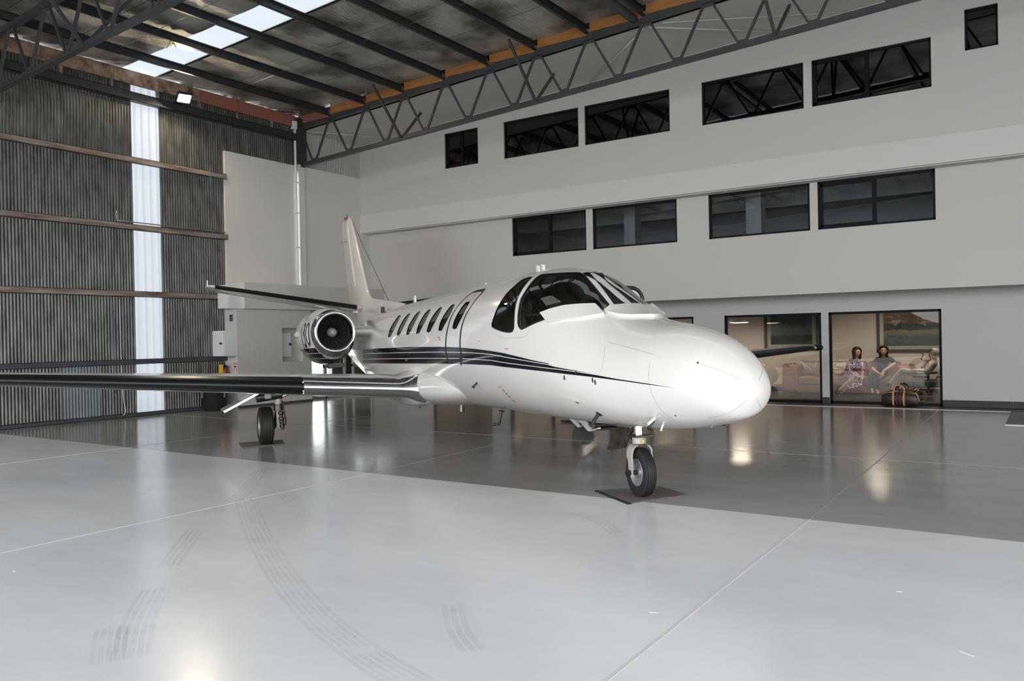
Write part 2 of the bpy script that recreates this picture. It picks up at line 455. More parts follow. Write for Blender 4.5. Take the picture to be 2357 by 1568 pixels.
# conduit runs on the rails
MB().tube([(XL+.10, 9.5, 4.40), (XL+.10, 9.5, 4.19), (XL+.10, 12.2, 4.19)], .013, 8).build('conduit', M['alu'], wl, smooth=True)
M['cable'] = mat('grey_cable', (.10, .13, .15), .5)
MB().tube([onx(258, 700, XL+.04), onx(262, 850, XL+.04), onx(266, 905, XL+.04)], .012, 6).build('cable', M['cable'], wl, smooth=True)
M['cable_w'] = mat('white_cable', (.55, .54, .50), .5)
MB().tube(smooth_line([onx(275, 690, XL+.05), onx(278, 800, XL+.05), onx(283, 905, XL+.05), onx(289, 945, XL+.06), onx(284, 956, XL+.06)], 24), .011, 6).build('cable', M['cable_w'], wl, smooth=True)
M['rope'] = mat('blue_rope', (.05, .20, .28), .7)
MB().tube([onx(482, 392, XL+.1), onx(485, 410, XL+.12), onx(487, 490, XL+.1)], .008, 6).build('rope', M['rope'], wl, smooth=True)

# insulated white panels, column and down-pipe in the corner
MB().box(XL-.02, XL+.06, 12.24, 14.40, 2.9, 6.17).build('wall_panel', M['panel'], wl, bevel=.006)
MB().box(XL-.02, XL+.06, 14.66, YM, 2.9, 6.19).build('wall_panel', M['panel'], wl, bevel=.006)
MB().box(XL, XL+.14, 14.47, 14.66, 0, 6.2).build('column', M['panel'], wl)
MB().box(XL+.02, XL+.20, 14.40, 14.70, 6.2, 7.4).build('column_head', M['steel'], wl)
mb = MB(); mb.tube([(XL+.12, 14.38, 2.9), (XL+.12, 14.38, 7.12)], .032, 12); mb.box(XL+.05, XL+.19, 14.31, 14.45, 7.10, 7.30)
for z in (4.0, 4.9, 5.7): mb.box(XL+.06, XL+.16, 14.33, 14.43, z, z+.03)
mb.build('downpipe', M['white_plastic'], wl, smooth=True, angle=40)
# service room built against the left wall: low wall, niche, bulkhead
XS = -16.0
mb = MB()
mb.box(XL, XS, 12.2, 13.55, 0, 2.5); mb.box(XL, XS, 14.2, 14.5, 0, 2.5)
mb.box(XL, XS, 13.55, 14.2, 0, 1.05); mb.box(XL, XS, 13.55, 14.2, 1.9, 2.5); mb.box(XL, XS-.28, 13.55, 14.2, 1.05, 1.9)
mb.build('service_wall', M['wall'], wl)
MB().box(XL, XS+.13, 12.33, YM, 2.36, 2.99).build('bulkhead', M['wall'], wl, bevel=.01)
MB().box(XS-.28, XS-.17, 13.58, 13.98, 1.17, 1.78).build('niche_cabinet', M['white_plastic'], wl, bevel=.008)
MB().box(XS-.17, XS-.14, 13.90, 13.96, 1.46, 1.52).build('latch', M['black'], wl)
MB().box(XL, XL+.1, 14.5, YM, 1.32, 2.4).build('door_header', M['wall'], wl)
# glazed door to the outside
d1 = empty('door_1', (0, 0, 0)); struct(d1)
M['dframe'] = mat('grey_door_frame', (.22, .21, .20), .5)
M['clear'] = glass_mat('clear_glass', (.93, .96, .95), .9, 1.45)
mb = MB()
for yv in (14.5, 15.28, 16.02, 16.35, 17.08): mb.box(XL+.02, XL+.09, yv, yv+.07, 0, 1.32)
mb.box(XL+.02, XL+.09, 14.5, YM, 1.26, 1.34); mb.box(XL+.02, XL+.09, 14.5, YM, 0, .09); mb.box(XL+.025, XL+.085, 15.28, 16.05, .82, .93); mb.box(XL+.025, XL+.085, 16.35, 17.1, .82, .90)
mb.build('door_frame', M['dframe'], d1)
for a, b in ((14.57, 15.28), (15.35, 16.02), (16.09, 16.35), (16.42, 17.08)):
    MB().box(XL+.05, XL+.056, a, b, .09, 1.26).build('pane', M['clear'], d1)
# outside the glazed door: pale kerb rails and a low wall, seen as stripes
ow = struct(MB().box(-22, -21.8, 12, 30, 0, .55).build('garden_wall', M['concrete']))
MB().box(-21.79, -21.77, 12, 30, .30, .34).build('painted_line', M['yellow'], ow)

# skirting at the service wall
struct(MB().box(XS-.005, XS+.012, 12.2, 14.5, 0, .05).build('baseboard_left', M['skirt']))

# ---- back wall: three set-back planes with window openings
def wall_holes(name, x0, x1, z0, z1, y, th, holes, m, top=None):
    """top(x): upper edge, sloped; holes: (x0,x1,z0,z1)"""
    xs = sorted(set([x0, x1]+[h[0] for h in holes]+[h[1] for h in holes]+([0.0] if top and x0 < 0 < x1 else [])))
    mb = MB()
    def blk(a, b, za, zb0, zb1):
        vs = [(a, y, za), (b, y, za), (b, y+th, za), (a, y+th, za), (a, y, zb0), (b, y, zb1), (b, y+th, zb1), (a, y+th, zb0)]
        mb.add(vs, [(0, 3, 2, 1), (4, 5, 6, 7), (0, 1, 5, 4), (1, 2, 6, 5), (2, 3, 7, 6), (3, 0, 4, 7)])
    for a, b in zip(xs[:-1], xs[1:]):
        za = z0
        for h in sorted([h for h in holes if h[0] <= a+1e-6 and h[1] >= b-1e-6], key=lambda h: h[2]):
            blk(a, b, za, h[2], h[2]); za = h[3]
        blk(a, b, za, top(a) if top else z1, top(b) if top else z1)
    return struct(mb.build(name, m))
def ceil_z(x): return 7.13+RS*((x-XL) if x <= 0 else (RX-x))
def xat(px, py, Y): return float(ony(px, py, Y)[0])
UZ = (6.07, 7.0); MZ = (3.63, 4.60); GZ = (.0, 1.96)
up_w = [(xat(1023, 345, YU), xat(1100, 335, YU), *UZ, (.5,)), (xat(1159, 320, YU), xat(1331, 290, YU), *UZ, ()),
        (xat(1345, 290, YU), xat(1541, 250, YU), *UZ, ()), (xat(1615, 240, YU), xat(1849, 195, YU), *UZ, ()),
        (xat(1868, 190, YU), xat(2143, 140, YU), *UZ, (.48,)), (xat(2220, 70, YU), xat(2297, 55, YU), float(ony(2258, 110, YU)[2]), float(ony(2258, 14, YU)[2]), ())]
mid_w = [(xat(1179, 545, YM), xat(1349, 530, YM), *MZ, (.52,)), (xat(1364, 530, YM), xat(1558, 510, YM), *MZ, ()),
         (xat(1631, 500, YM), xat(1864, 480, YM), *MZ, ()), (xat(1882, 480, YM), xat(2153, 450, YM), *MZ, (.5,)), (2.0, 4.6, *MZ, (.5,)), (5.0, 7.6, *MZ, (.5,))]
gr_w = [(-15.0, -12.9, *GZ, ()), (-12.3, -9.6, *GZ, (.5,)), (-9.3, xat(1597, 800, YG), *GZ, (.5,)), (xat(1668, 800, YG), xat(1891, 800, YG), *GZ, ()),
        (xat(1908, 800, YG), xat(2168, 800, YG), *GZ, ()), (2.2, 4.6, *GZ, (.5,)), (5.0, 7.6, *GZ, ())]
wall_holes('wall_back', XL, XR, 2.33, 4.7, YM, .18, [w[:4] for w in mid_w], M['wall'])
wall_holes('wall_back_upper', XL, XR, 4.62, 8.0, YU, .15, [w[:4] for w in up_w], M['wall'], ceil_z)
wall_holes('wall_back_lower', XL, XR, 0, 2.5, YG, .15, [w[:4] for w in gr_w], M['wall_low'])
struct(MB().box(XL+.06, XR, YU-.08, YU+.1, 4.62, 5.125).build('trim_1', M['band']))         # band along the top floor
struct(MB().box(XL, XR, YU, YM+.05, 4.60, 4.62).build('soffit', M['wall']))
struct(MB().box(XL, XR, YM+.17, YG+.1, 2.34, 2.36).build('soffit', M['wall_low']))
MB().box(XL-.05, XL+.06, YM, YG+.2, 0, 2.4).build('wall_return', M['wall'], wl)
M['dl'] = mat('downlight_trim', (.5, .5, .48), .4)
for px in (885, 1670, 2283):
    p = ony(px, 500, (YU+YM)/2); MB().lathe([(0, .0), (0, .06), (.012, .06), (.012, 0)], (p[0], (YU+YM)/2+.02, 4.59), (0, 0, 1), 20).build('downlight', M['dl'], bpy.data.objects['soffit'])
# skirting tiles along the ground floor, piece by piece, only on the wall stretches
bb = empty('baseboard_back'); struct(bb)
xs = XL
edges = sorted([(w[0], w[1]) for w in gr_w])
cur = XL
for a, b in edges+[(XR, XR)]:
    x = cur
    while x < a-.02:
        e = min(x+.6, a); MB().box(x+.002, e-.002, YG-.014, YG, 0, .13).build('skirting_tile', M['skirt'], bb); x = e
    cur = b
M['g_upper'] = glass_mat('dark_window_glass', (.20, .22, .25), .95, 1.7)
M['g_mid'] = glass_mat('office_window_glass', (.80, .82, .84), .95, 1.6)
M['g_low'] = glass_mat('lounge_window_glass', (.92, .91, .88), .95, 1.30)
def window(n, spec, y, g, inset, fr=.045):
    x0, x1, z0, z1, mull = spec
    o = empty('window_%d' % n); struct(o)
    mb = MB(); a, b = y+inset, y+inset+.07
    mb.box(x0-.005, x0+fr, a, b, z0, z1); mb.box(x1-fr, x1+.005, a, b, z0, z1)
    mb.box(x0, x1, a, b, z0, z0+fr); mb.box(x0, x1, a, b, z1-fr, z1)
    mb.build('window_frame', M['frame'], o)
    cuts = [x0]+[x0+(x1-x0)*m for m in mull]+[x1]
    for m in mull:
        xm = x0+(x1-x0)*m
        MB().box(xm-.045, xm+.03, a-.005, b, z0, z1).build('mullion', M['frame'], o)
        # sash of the sliding leaf
        mb = MB(); mb.box(x0+fr, x0+fr+.05, a+.01, b, z0+fr, z1-fr); mb.box(x0+fr, xm, a+.01, b, z0+fr, z0+fr+.05); mb.box(x0+fr, xm, a+.01, b, z1-fr-.05, z1-fr)
        mb.build('sash', M['frame'], o)
    for c, d in zip(cuts[:-1], cuts[1:]):
        MB().box(c+.01, d-.01, a+.03, a+.036, z0+.01, z1-.01).build('pane', g, o)
    return o
n = 1
for w in up_w: window(n, w, YU, M['g_upper'], .04, .04); n += 1
for w in mid_w: window(n, w, YM, M['g_mid'], .03); n += 1
for w in gr_w: window(n, w, YG, M['g_low'], .03, .05); n += 1

# rooms behind the upper windows (unlit)
M['room_grey'] = mat('office_wall', (.66, .65, .63), .8)
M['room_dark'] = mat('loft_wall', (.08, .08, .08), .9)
def room(name, x0, x1, y0, y1, z0, z1, m):
    mb = MB(); t = .06
    mb.box(x0, x1, y1, y1+t, z0, z1); mb.box(x0, x1, y0, y1, z0-t, z0); mb.box(x0, x1, y0, y1, z1, z1+t)
    mb.box(x0-t, x0, y0, y1+t, z0-t, z1+t); mb.box(x1, x1+t, y0, y1+t, z0-t, z1+t)
    return struct(mb.build(name, m))
room('wall_office', XL+.1, 9.0, YM+.18, 21.9, 2.42, 5.0, M['room_grey'])
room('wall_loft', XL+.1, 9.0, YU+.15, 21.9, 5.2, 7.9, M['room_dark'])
for (px, w) in ((1720, .35), (1440, .3)):
    x = xat(px, 500, 18.6)
    MB().box(x, x+w, 18.5, 18.85, 2.42, 5.0).build('office_column', M['room_grey'], bpy.data.objects['wall_office'])
MB().box(XL+.1, 9.0, 19.6, 19.9, 4.55, 5.0).build('office_beam', M['room_grey'], bpy.data.objects['wall_office'])

# ---- the remaining walls, outside the picture
M['side'] = mat('side_wall_sheet', (.30, .30, .29), .6)
mb = MB(); mb.box(XR, XR+.2, DOOR_Y, SIDE_Y0, 0, 8.4); mb.box(XR, XR+.2, SIDE_Y1, 22, 0, 8.4); mb.box(XR, XR+.2, SIDE_Y0, SIDE_Y1, SIDE_Z, 8.4)
struct(mb.build('wall_right', M['side']))
struct(MB().box(XR+.2, 70, DOOR_Y, 40, -.25, -.03).build('apron', M['concrete']))
mb = MB(); mb.box(XL-.1, DOOR_X0, DOOR_Y-.15, DOOR_Y, 0, 8.4); mb.box(DOOR_X1, XR, DOOR_Y-.15, DOOR_Y, 0, 8.4); mb.box(DOOR_X0, DOOR_X1, DOOR_Y-.15, DOOR_Y, DOOR_Z, 8.6)
struct(mb.build('wall_front', M['side']))

# ---- roof: deck, skylight sheets, foil blankets, purlins, timber blocking
SKY = [(9.72, 10.55), (1.9, 2.75), (-2.6, -1.75)]
ce = empty('ceiling'); struct(ce)
M['deck'] = mat('roof_deck', (.06, .058, .05), .8)
yb = [DOOR_Y-.15]
for a, b in sorted(SKY): yb += [a, b]
yb.append(YU+.3)
def slab(mb, x0, x1, y0, y1, dz, th):
    for a, b in ((x0, min(x1, 0)), (max(x0, 0), x1)):
        if b <= a: continue
        vs = [(a, y0, roof_z(a)+dz), (b, y0, roof_z(b)+dz), (b, y1, roof_z(b)+dz), (a, y1, roof_z(a)+dz)]
        mb.prism(vs, (0, 0, 1), th)
for i in range(0, len(yb), 2):
    mb = MB(); slab(mb, XL-.3, XR+.3, yb[i], yb[i+1], .05, .03); mb.build('roof_deck', M['deck'], ce)
for a, b in SKY:
    # translucent sheets, one between each pair of purlins
    x = XL-.25
    while x < XR:
        e = min(x+2.5, XR+.25); mb = MB()
        P = []; ny = 12
        for xx in (x, (0 if x < 0 < e else (x+e)/2), e):
            P.append([(xx, a-.03+(b-a+.06)*j/ny, roof_z(xx)+.055+.008*math.sin(j*PI)) for j in range(ny+1)])
        mb.grid(P).build('skylight_sheet', M['skylight'], ce, smooth=True); x = e
rs = np.random.RandomState(3)
PUR = [-15.3+1.25*k for k in range(25)]
for i in range(0, len(yb), 2):
    y0, y1 = yb[i], min(yb[i+1], YTR-.02)
    nb = max(1, int(round((y1-y0)/1.32))); wd = (y1-y0)/nb
    for j in range(nb):
        a, b = y0+j*wd+.006, y0+(j+1)*wd-.006
        for x0, x1 in ((XL+.02, 0), (0, XR-.02)):
            nx, ny = 110, 10; P = []
            for ix in range(nx+1):
                xx = x0+(x1-x0)*ix/nx; row = []
                ph = ((xx+15.3)/1.25) % 1.0; sag = -.035*math.sin(PI*ph)**2
                for iy in range(ny+1):
                    u = iy/ny; edge = 4*u*(1-u)
                    row.append((xx, a+(b-a)*u, roof_z(xx)+.02+sag*(.5+.5*edge)+.010*rs.randn()*edge))
                P.append(row)
            MB().grid(P).build('foil_blanket', M['foil'], ce, smooth=True)
for k, x in enumerate(PUR):
    if x > XR-.3: break
    # C-section purlin
    z1 = roof_z(x)-.03; z0 = z1-.16; w = .07; t = .006; mb = MB()
    y0, y1 = DOOR_Y, YTR-.02
    mb.box(x, x+t, y0, y1, z0, z1); mb.box(x, x+w, y0, y1, z0, z0+t); mb.box(x, x+w, y0, y1, z1-t, z1)
    mb.box(x+w-t, x+w, y0, y1, z0, z0+.02); mb.box(x+w-t, x+w, y0, y1, z1-.02, z1)
    mb.build('purlin', M['steel'], ce)
    if x < -1:
        for yb_ in (12.0, 9.0, 5.6):
            MB().tube([(x+.01, yb_, z1-.05), (x+1.25, yb_+.02, z1-.05+RS*1.25)], .006, 6).build('bridging_rod', M['alu'], ce)
    if x < 0:
        xa = PUR[k-1]+w if k else XL+.02
        MB().box(xa+.01, x-.005, YTR-.02, YTR+.035, roof_z((xa+x)/2)-.19, roof_z((xa+x)/2)+.03).build('timber_block', M['timber_red'] if k == 0 else M['timber'], ce)
# white ceiling between truss and back wall
mb = MB()
for a, b in ((XL, 0), (0, XR)):
    mb.prism([(a, YTR+.12, ceil_z(a)), (b, YTR+.12, ceil_z(b)), (b, YU+.1, ceil_z(b)), (a, YU+.1, ceil_z(a))], (0, 0, 1), .04)
    mb.prism([(a, YTR+.12, ceil_z(a)), (b, YTR+.12, ceil_z(b)), (b, YTR+.12, ceil_z(b)+.3), (a, YTR+.12, ceil_z(a)+.3)], (0, 1, 0), .03)
struct(mb.build('ceiling_back', M['ceil_white']))
MB().box(-15.05, -14.75, 15.5, 15.8, ceil_z(-14.9)-.012, ceil_z(-14.9)+.01).build('air_grille', M['dl'], bpy.data.objects['ceiling_back'])
def rod(p, q, r, m, nm): MB().tube([p, q], r, 8).build(nm, m, bpy.data.objects['ceiling_back'], smooth=True)
rod((-16.3, YTR+.15, ceil_z(-16.3)-.03), (*ony(900, 287, YU-.03)[:2], ceil_z(float(ony(900, 287, YU-.03)[0]))-.02), .012, M['ceil_white'], 'bracing_rod')
rod((-6.2, YTR+.15, ceil_z(-6.2)-.03), (*ony(1950, 42, YU-.03)[:2], ceil_z(float(ony(1950, 42, YU-.03)[0]))-.02), .012, M['ceil_white'], 'bracing_rod')
rod((-6.6, YTR+.15, ceil_z(-6.6)-.03), (-8.9, YU-.05, ceil_z(-8.9)-.03), .018, M['ceil_white'], 'bracing_rod')
rod((-6.5, YTR+.15, ceil_z(-6.5)-.03), (-4.6, YU-.05, ceil_z(-4.6)-.03), .018, M['ceil_white'], 'bracing_rod')

# ---- trusses
def truss(y, label):
    t = empty('roof_truss', (0, y, 0)); tag(t, label, 'truss', 'roof trusses')
    def zb(x): return 6.20+RS*((x-XL) if x <= 0 else (RX-x))
    def zt(x): return roof_z(x)-.255
    for nm, fz, x0, h in (('top_chord', zt, XL+.05, .135), ('bottom_chord', zb, XL+.05, .11)):
        for a, b in ((x0, 0), (0, XR-.05)):
            d = np.array([b-a, 0, fz(b)-fz(a)]); mb = MB()
            # angle pair: vertical leg and horizontal leg
            mb.bar((a, 0, fz(a)), (b, 0, fz(b)), .012, h); mb.bar((a, 0, fz(a)-h/2), (b, 0, fz(b)-h/2), .11, .012)
            mb.build(nm, M['truss'], t)
    n = 13
    for sgn in (1, -1):
        for k in range(n):
            xt = sgn*(XL+1.22+1.25*k); xb0 = sgn*(XL+.6+1.25*k); xb1 = sgn*(XL+.6+1.25*(k+1))
            if max(xt, xb1) > XR-.2: continue
            s = sgn
            MB().bar((xb0+.06*s, 0, zb(xb0)+.03), (xt-.05*s, 0, zt(xt)-.02), .045, .045).build('web', M['truss'], t)
            MB().bar((xt+.05*s, 0, zt(xt)-.02), (xb1-.06*s, 0, zb(xb1)+.03), .04, .04).build('web', M['truss'], t)
            MB().box(min(xt-.09*s, xt+.09*s), max(xt-.09*s, xt+.09*s), -.008, .008, zt(xt)-.13, zt(xt)+.02).build('gusset', M['truss'], t)
            MB().box(min(xb0-.09*s, xb0+.11*s), max(xb0-.09*s, xb0+.11*s), -.008, .008, zb(xb0)-.04, zb(xb0)+.09).build('gusset', M['truss'], t)
        if sgn < 0: continue
        MB().bar((sgn*(XL+.1), 0, zt(XL+.1)-.02), (sgn*(XL+.54), 0, zb(XL)+.03), .04, .04).build('web', M['truss'], t)
        MB().box(min(sgn*(XL+.05), sgn*(XL+.17)), max(sgn*(XL+.05), sgn*(XL+.17)), -.06, .06, zb(XL)-.06, zt(XL)+.05).build('end_post', M['truss'], t)
    for x in (-12.85, -9.05, -4.0, 4.0):
        MB().bar((x, -.02, zb(x)), (x-.1, -.85, roof_z(x)-.18), .05, .05, (1, 0, 0)).build('fly_brace', M['truss'], t)
        if y > 10: MB().bar((x, .02, zb(x)), (x+.1, .62, zb(x)+.72), .05, .05, (1, 0, 0)).build('fly_brace', M['truss'], t)
        else: MB().bar((x, .02, zb(x)), (x+.1, .85, roof_z(x)-.18), .05, .05, (1, 0, 0)).build('fly_brace', M['truss'], t)
    return t
truss(YTR, 'grey steel roof truss in front of the white top-floor wall')
truss(6.98, 'dark steel roof truss crossing the corrugated wall corner, away from the white wall')
truss(-.75, 'grey steel roof truss nearest the open hangar doorway')
st = MB().tube([(-6.72, 6.98, roof_z(-6.7)-.2), (-6.72, YTR-.03, roof_z(-6.7)-.2)], .085, 20).build('strut_pipe', M['truss'], None, smooth=True, angle=50)
tag(st, 'round steel strut pipe running between the two roof trusses', 'pipe')
xp = PUR[1]+.035; q0 = onx(394, 46, xp); q0[2] = roof_z(xp)-.185
yt = MB().tube(smooth_line([q0+(-.01, -.10, -.16), q0+(0, -.03, -.02), q0+(0, 0, .01), q0+(.01, .04, -.03), q0+(.0, .09, -.09)], 16), .011, 6).build('tie_strap', M['yellow'], None, smooth=True)
tag(yt, 'short yellow tie strap hanging from a dark roof purlin', 'strap')

# ---- floodlight on the eave beam
fl_o = empty('floodlight', (XL+.42, 10.86, 7.0)); tag(fl_o, 'lit square floodlight fixed to the eave beam of the corrugated wall', 'floodlight')
c = np.array([.12, 0, .02]); ax = np.array([0, .16, 0.]); nrm = np.array([.55, -.18, -.81]); nrm /= np.linalg.norm(nrm)
e1 = np.cross(nrm, (0, 0, 1.0)); e1 /= np.linalg.norm(e1); e2 = np.cross(e1, nrm)
MB().obox(c, e1*.155, e2*.13, nrm*.035).build('housing', M['black'], fl_o, bevel=.008)
M['lamp'] = mat('lamp_lens', (.9, .8, .6), .4, emit=((1, .84, .60), 230))
MB().obox(c+nrm*.037, e1*.125, e2*.10, nrm*.003).build('lens', M['lamp'], fl_o)
MB().bar(c-nrm*.04, (-.22, 0, -.05), .06, .02).build('bracket', M['black'], fl_o)

# ---- things standing against the left wall
def cabinet(name, x0, x1, y0, y1, z0, z1, label, split=True):
    o = empty(name, ((x0+x1)/2, (y0+y1)/2, z0)); tag(o, label, 'cabinet'); cx, cy = (x0+x1)/2, (y0+y1)/2
    MB().box(x0-cx, x1-cx, y0+.025-cy, y1-cy, 0, z1-z0).build('body', M['white_plastic'], o, bevel=.006)
    MB().box(x0+.006-cx, x1-.006-cx, y0-cy, y0+.022-cy, .006, z1-z0-.006).build('door', M['white_plastic'], o, bevel=.004)
    if split: MB().box(x1-.12-cx, x1-.05-cx, y0-.03-cy, y0-cy, (z1-z0)*.47, (z1-z0)*.54).build('latch', M['black'], o, bevel=.004)
    return o
cabinet('switch_cabinet', -16.42, -16.0, 11.82, 12.2, 1.24, 1.84, 'white electrical cabinet with black latch on the service wall end')
cabinet('junction_box', -16.36, -15.98, 11.95, 12.33, 2.36, 2.92, 'plain white junction box beside the bulkhead above the cabinet', False)
kp = empty('keypad', (-16.18, 12.195, 2.14)); tag(kp, 'small grey wall keypad under the white junction box', 'keypad')
MB().box(-.06, .06, -.02, .005, -.08, .09).build('case', mat('keypad_grey', (.25, .27, .33), .5), kp, bevel=.004)
MB().box(-.045, .045, -.023, -.019, .03, .07).build('screen', M['black'], kp)
MB().box(-.045, .045, -.024, -.019, -.07, .015).build('buttons', M['bluegrey'], kp)
bn = empty('bin', (-16.08, 11.62, 0)); tag(bn, 'round black waste bin standing by the corrugated wall end', 'bin')
MB().lathe([(0, 0), (0, .25), (.02, .265), (.60, .30), (.63, .315), (.63, .29), (.55, .28), (.03, .24), (.03, 0)], (0, 0, 0), (0, 0, 1), 36).build('bucket', M['black'], bn, smooth=True, angle=40)
fe = empty('fire_extinguisher', (-16.3, 12.08, .42)); tag(fe, 'red fire extinguisher with yellow tag beside the service wall', 'extinguisher')
MB().lathe([(0, 0), (0, .07), (.45, .07), (.51, .03), (.54, .03), (.54, 0)], (0, 0, 0), (0, 0, 1), 20).build('cylinder', M['red'], fe, smooth=True, angle=40)
MB().box(-.10, .04, -.03, .03, .54, .60).build('valve', M['black'], fe, bevel=.01)
MB().box(-.13, .02, -.09, -.07, .42, .62).build('tag', M['yellow'], fe)
MB().tube(smooth_line([(0, -.03, .56), (.1, -.06, .6), (.12, -.06, .45), (.09, -.05, .3)], 14), .012, 8).build('hose', M['black'], fe, smooth=True)
sg = empty('fire_sign', (-16.03, 12.19, .99)); tag(sg, 'small red and white striped fire sign at the service wall corner', 'sign')
MB().box(-.11, .03, -.005, .006, -.13, .11).build('plate', M['white_plastic'], sg)
mb = MB()
for k in range(5): mb.prism([(-.11+.028*k, -.0055, .04), (-.096+.028*k, -.0055, .04), (-.084+.028*k, -.0055, .10), (-.098+.028*k, -.0055, .10)], (0, -1, 0), .002)
mb.box(-.09, -.07, -.008, -.005, -.12, .02); mb.box(-.01, .01, -.008, -.005, -.12, .02); mb.box(-.07, -.01, -.008, -.005, -.02, .02)
mb.build('red_print', M['red'], sg)
# ================================================================ BUSINESS JET
HD, PT = math.radians(327.655), 0.02242
JX = np.array([math.cos(HD)*math.cos(PT), math.sin(HD)*math.cos(PT), math.sin(PT)])   # forward
JY = np.array([-math.sin(HD), math.cos(HD), 0.0])                                     # port
JZ = np.cross(JX, JY)
JO = np.array([-3.2590, 7.0370, 0.0])                                                  # under the nose wheel
jet = empty('business_jet'); tag(jet, 'white twin-engine business jet with black cheatlines parked on the hangar floor', 'aeroplane')
jet.matrix_world = Matrix([[JX[0], JY[0], JZ[0], JO[0]], [JX[1], JY[1], JZ[1], JO[1]], [JX[2], JY[2], JZ[2], JO[2]], [0, 0, 0, 1]])
JC = np.array([(CAM-JO)@JX, (CAM-JO)@JY, (CAM-JO)@JZ])
def jray(px, py):
    d = ray(px, py); return np.array([d@JX, d@JY, d@JZ])
def sym(px, py, yp=0.0):
    d = jray(px, py); return JC+d*((yp-JC[1])/d[1])
def jpix(p):
    p = np.asarray(p, float); w = JO+p[..., 0:1]*JX+p[..., 1:2]*JY+p[..., 2:3]*JZ
    v = w-CAM; z = v@CF
    return np.stack([W/2+FPX*(v@CR)/z, H/2-FPX*(v@CU)/z], -1)
def ground_z(x): return -PT*x          # height of the floor in the aeroplane's own (pitched) frame

M['jwhite'] = mat('aircraft_white_paint', (.69, .655, .62), .16, coat=.5)
M['jblack'] = mat('aircraft_black_paint', (.006, .006, .010), .10, spec=.35)
M['boot'] = mat('black_deicing_boot', (.007, .007, .008), .30, spec=.28)
M['seal'] = mat('black_window_seal', (.01, .01, .012), .4)
M['seam'] = mat('panel_seam', (.50, .49, .47), .4)
M['gunmetal'] = mat('gunmetal', (.09, .08, .07), .4, .8, noise=(18, .4))
M['gear'] = mat('gear_grey_paint', (.40, .38, .35), .4, .1)
M['placard'] = mat('red_placard', (.50, .20, .17), .5)
M['cglass'] = glass_mat('cockpit_glass', (.62, .62, .60), 1.0, 1.5)
M['wglass'] = glass_mat('cabin_glass', (.16, .155, .15), 1.0, 1.5)

def pchip(xs, ys):
    xs = np.asarray(xs, float); ys = np.asarray(ys, float); h = np.diff(xs); d = np.diff(ys)/h; m = np.zeros_like(ys)
    for i in range(1, len(xs)-1):
        if d[i-1]*d[i] > 0:
            w1 = 2*h[i]+h[i-1]; w2 = h[i]+2*h[i-1]; m[i] = (w1+w2)/(w1/d[i-1]+w2/d[i])
    m[0] = d[0]; m[-1] = d[-1]
    def f(x):
        x = np.clip(np.asarray(x, float), xs[0], xs[-1]); i = np.clip(np.searchsorted(xs, x, side='right')-1, 0, len(xs)-2); t = (x-xs[i])/h[i]
        return (2*t**3-3*t**2+1)*ys[i]+(t**3-2*t**2+t)*h[i]*m[i]+(-2*t**3+3*t**2)*ys[i+1]+(t**3-t**2)*h[i]*m[i+1]
    return f
XT = 1.62
US = np.array([0, .16, .35, .6, .85, 1.05, 1.18, 1.3, 1.45, 1.6, 1.75, 1.9, 2.1, 2.4, 2.9, 3.15, 3.4, 3.6, 3.78])
fZT = pchip(US, [1.064, 1.165, 1.297, 1.479, 1.606, 1.664, 1.727, 1.838, 2.054, 2.270, 2.346, 2.361, 2.356, 2.351, 2.341, 2.310, 2.233, 2.124, 1.985])
fZB = pchip(US, [1.064, .968, .851, .785, .727, .694, .684, .681, .674, .672, .676, .680, .690, .692, .692, .80, 1.06, 1.36, 1.62])
fW = pchip(US, [0, .135, .285, .412, .503, .574, .625, .675, .733, .779, .814, .822, .824, .825, .825, .735, .56, .38, .20])
fM = pchip([0, .6, 1.0, 1.25, 1.6, 1.9, 4], [.5, .48, .47, .45, .47, .5, .5])
fN = pchip([0, .8, 1.1, 1.3, 1.5, 1.8, 2.0, 4], [2, 2, 2.0, 2.0, 2.0, 2.1, 2.1, 2.1])
def f_surf(u, t):
    """starboard half: t from -pi/2 (keel) to pi/2 (crown), y<=0"""
    u = np.asarray(u, float); t = np.asarray(t, float)
    zt, zb, w = fZT(u), fZB(u), fW(u); zm = zb+(zt-zb)*fM(u)
    s, c = np.sin(t), np.cos(t); e = 2/np.where(s > 0, fN(u), 2.0)
    y = -w*np.abs(c)**e; z = zm+np.where(s > 0, zt-zm, zm-zb)*np.sign(s)*np.abs(s)**e
    return np.stack([XT-u**2+0*t, y, z], -1)
def f_imp(p):
    p = np.asarray(p, float); u = np.sqrt(np.maximum(XT-p[..., 0], 0)); zt, zb, w = fZT(u), fZB(u), np.maximum(fW(u), 1e-3)
    zm = zb+(zt-zb)*fM(u); dz = p[..., 2]-zm; up = dz > 0
    n = np.where(up, fN(u), 2.0); h = np.maximum(np.where(up, zt-zm, zm-zb), 1e-3)
    val = (np.abs(p[..., 1])/w)**n+(np.abs(dz)/h)**n
    return np.where(p[..., 0] > XT, 9.0, val-1)
def f_nrm(p):
    p = np.asarray(p, float); e = 2e-3; g = np.zeros_like(p)
    for k in range(3):
        d = np.zeros(3); d[k] = e; g[..., k] = f_imp(p+d)-f_imp(p-d)
    return g/(np.linalg.norm(g, axis=-1, keepdims=True)+1e-12)
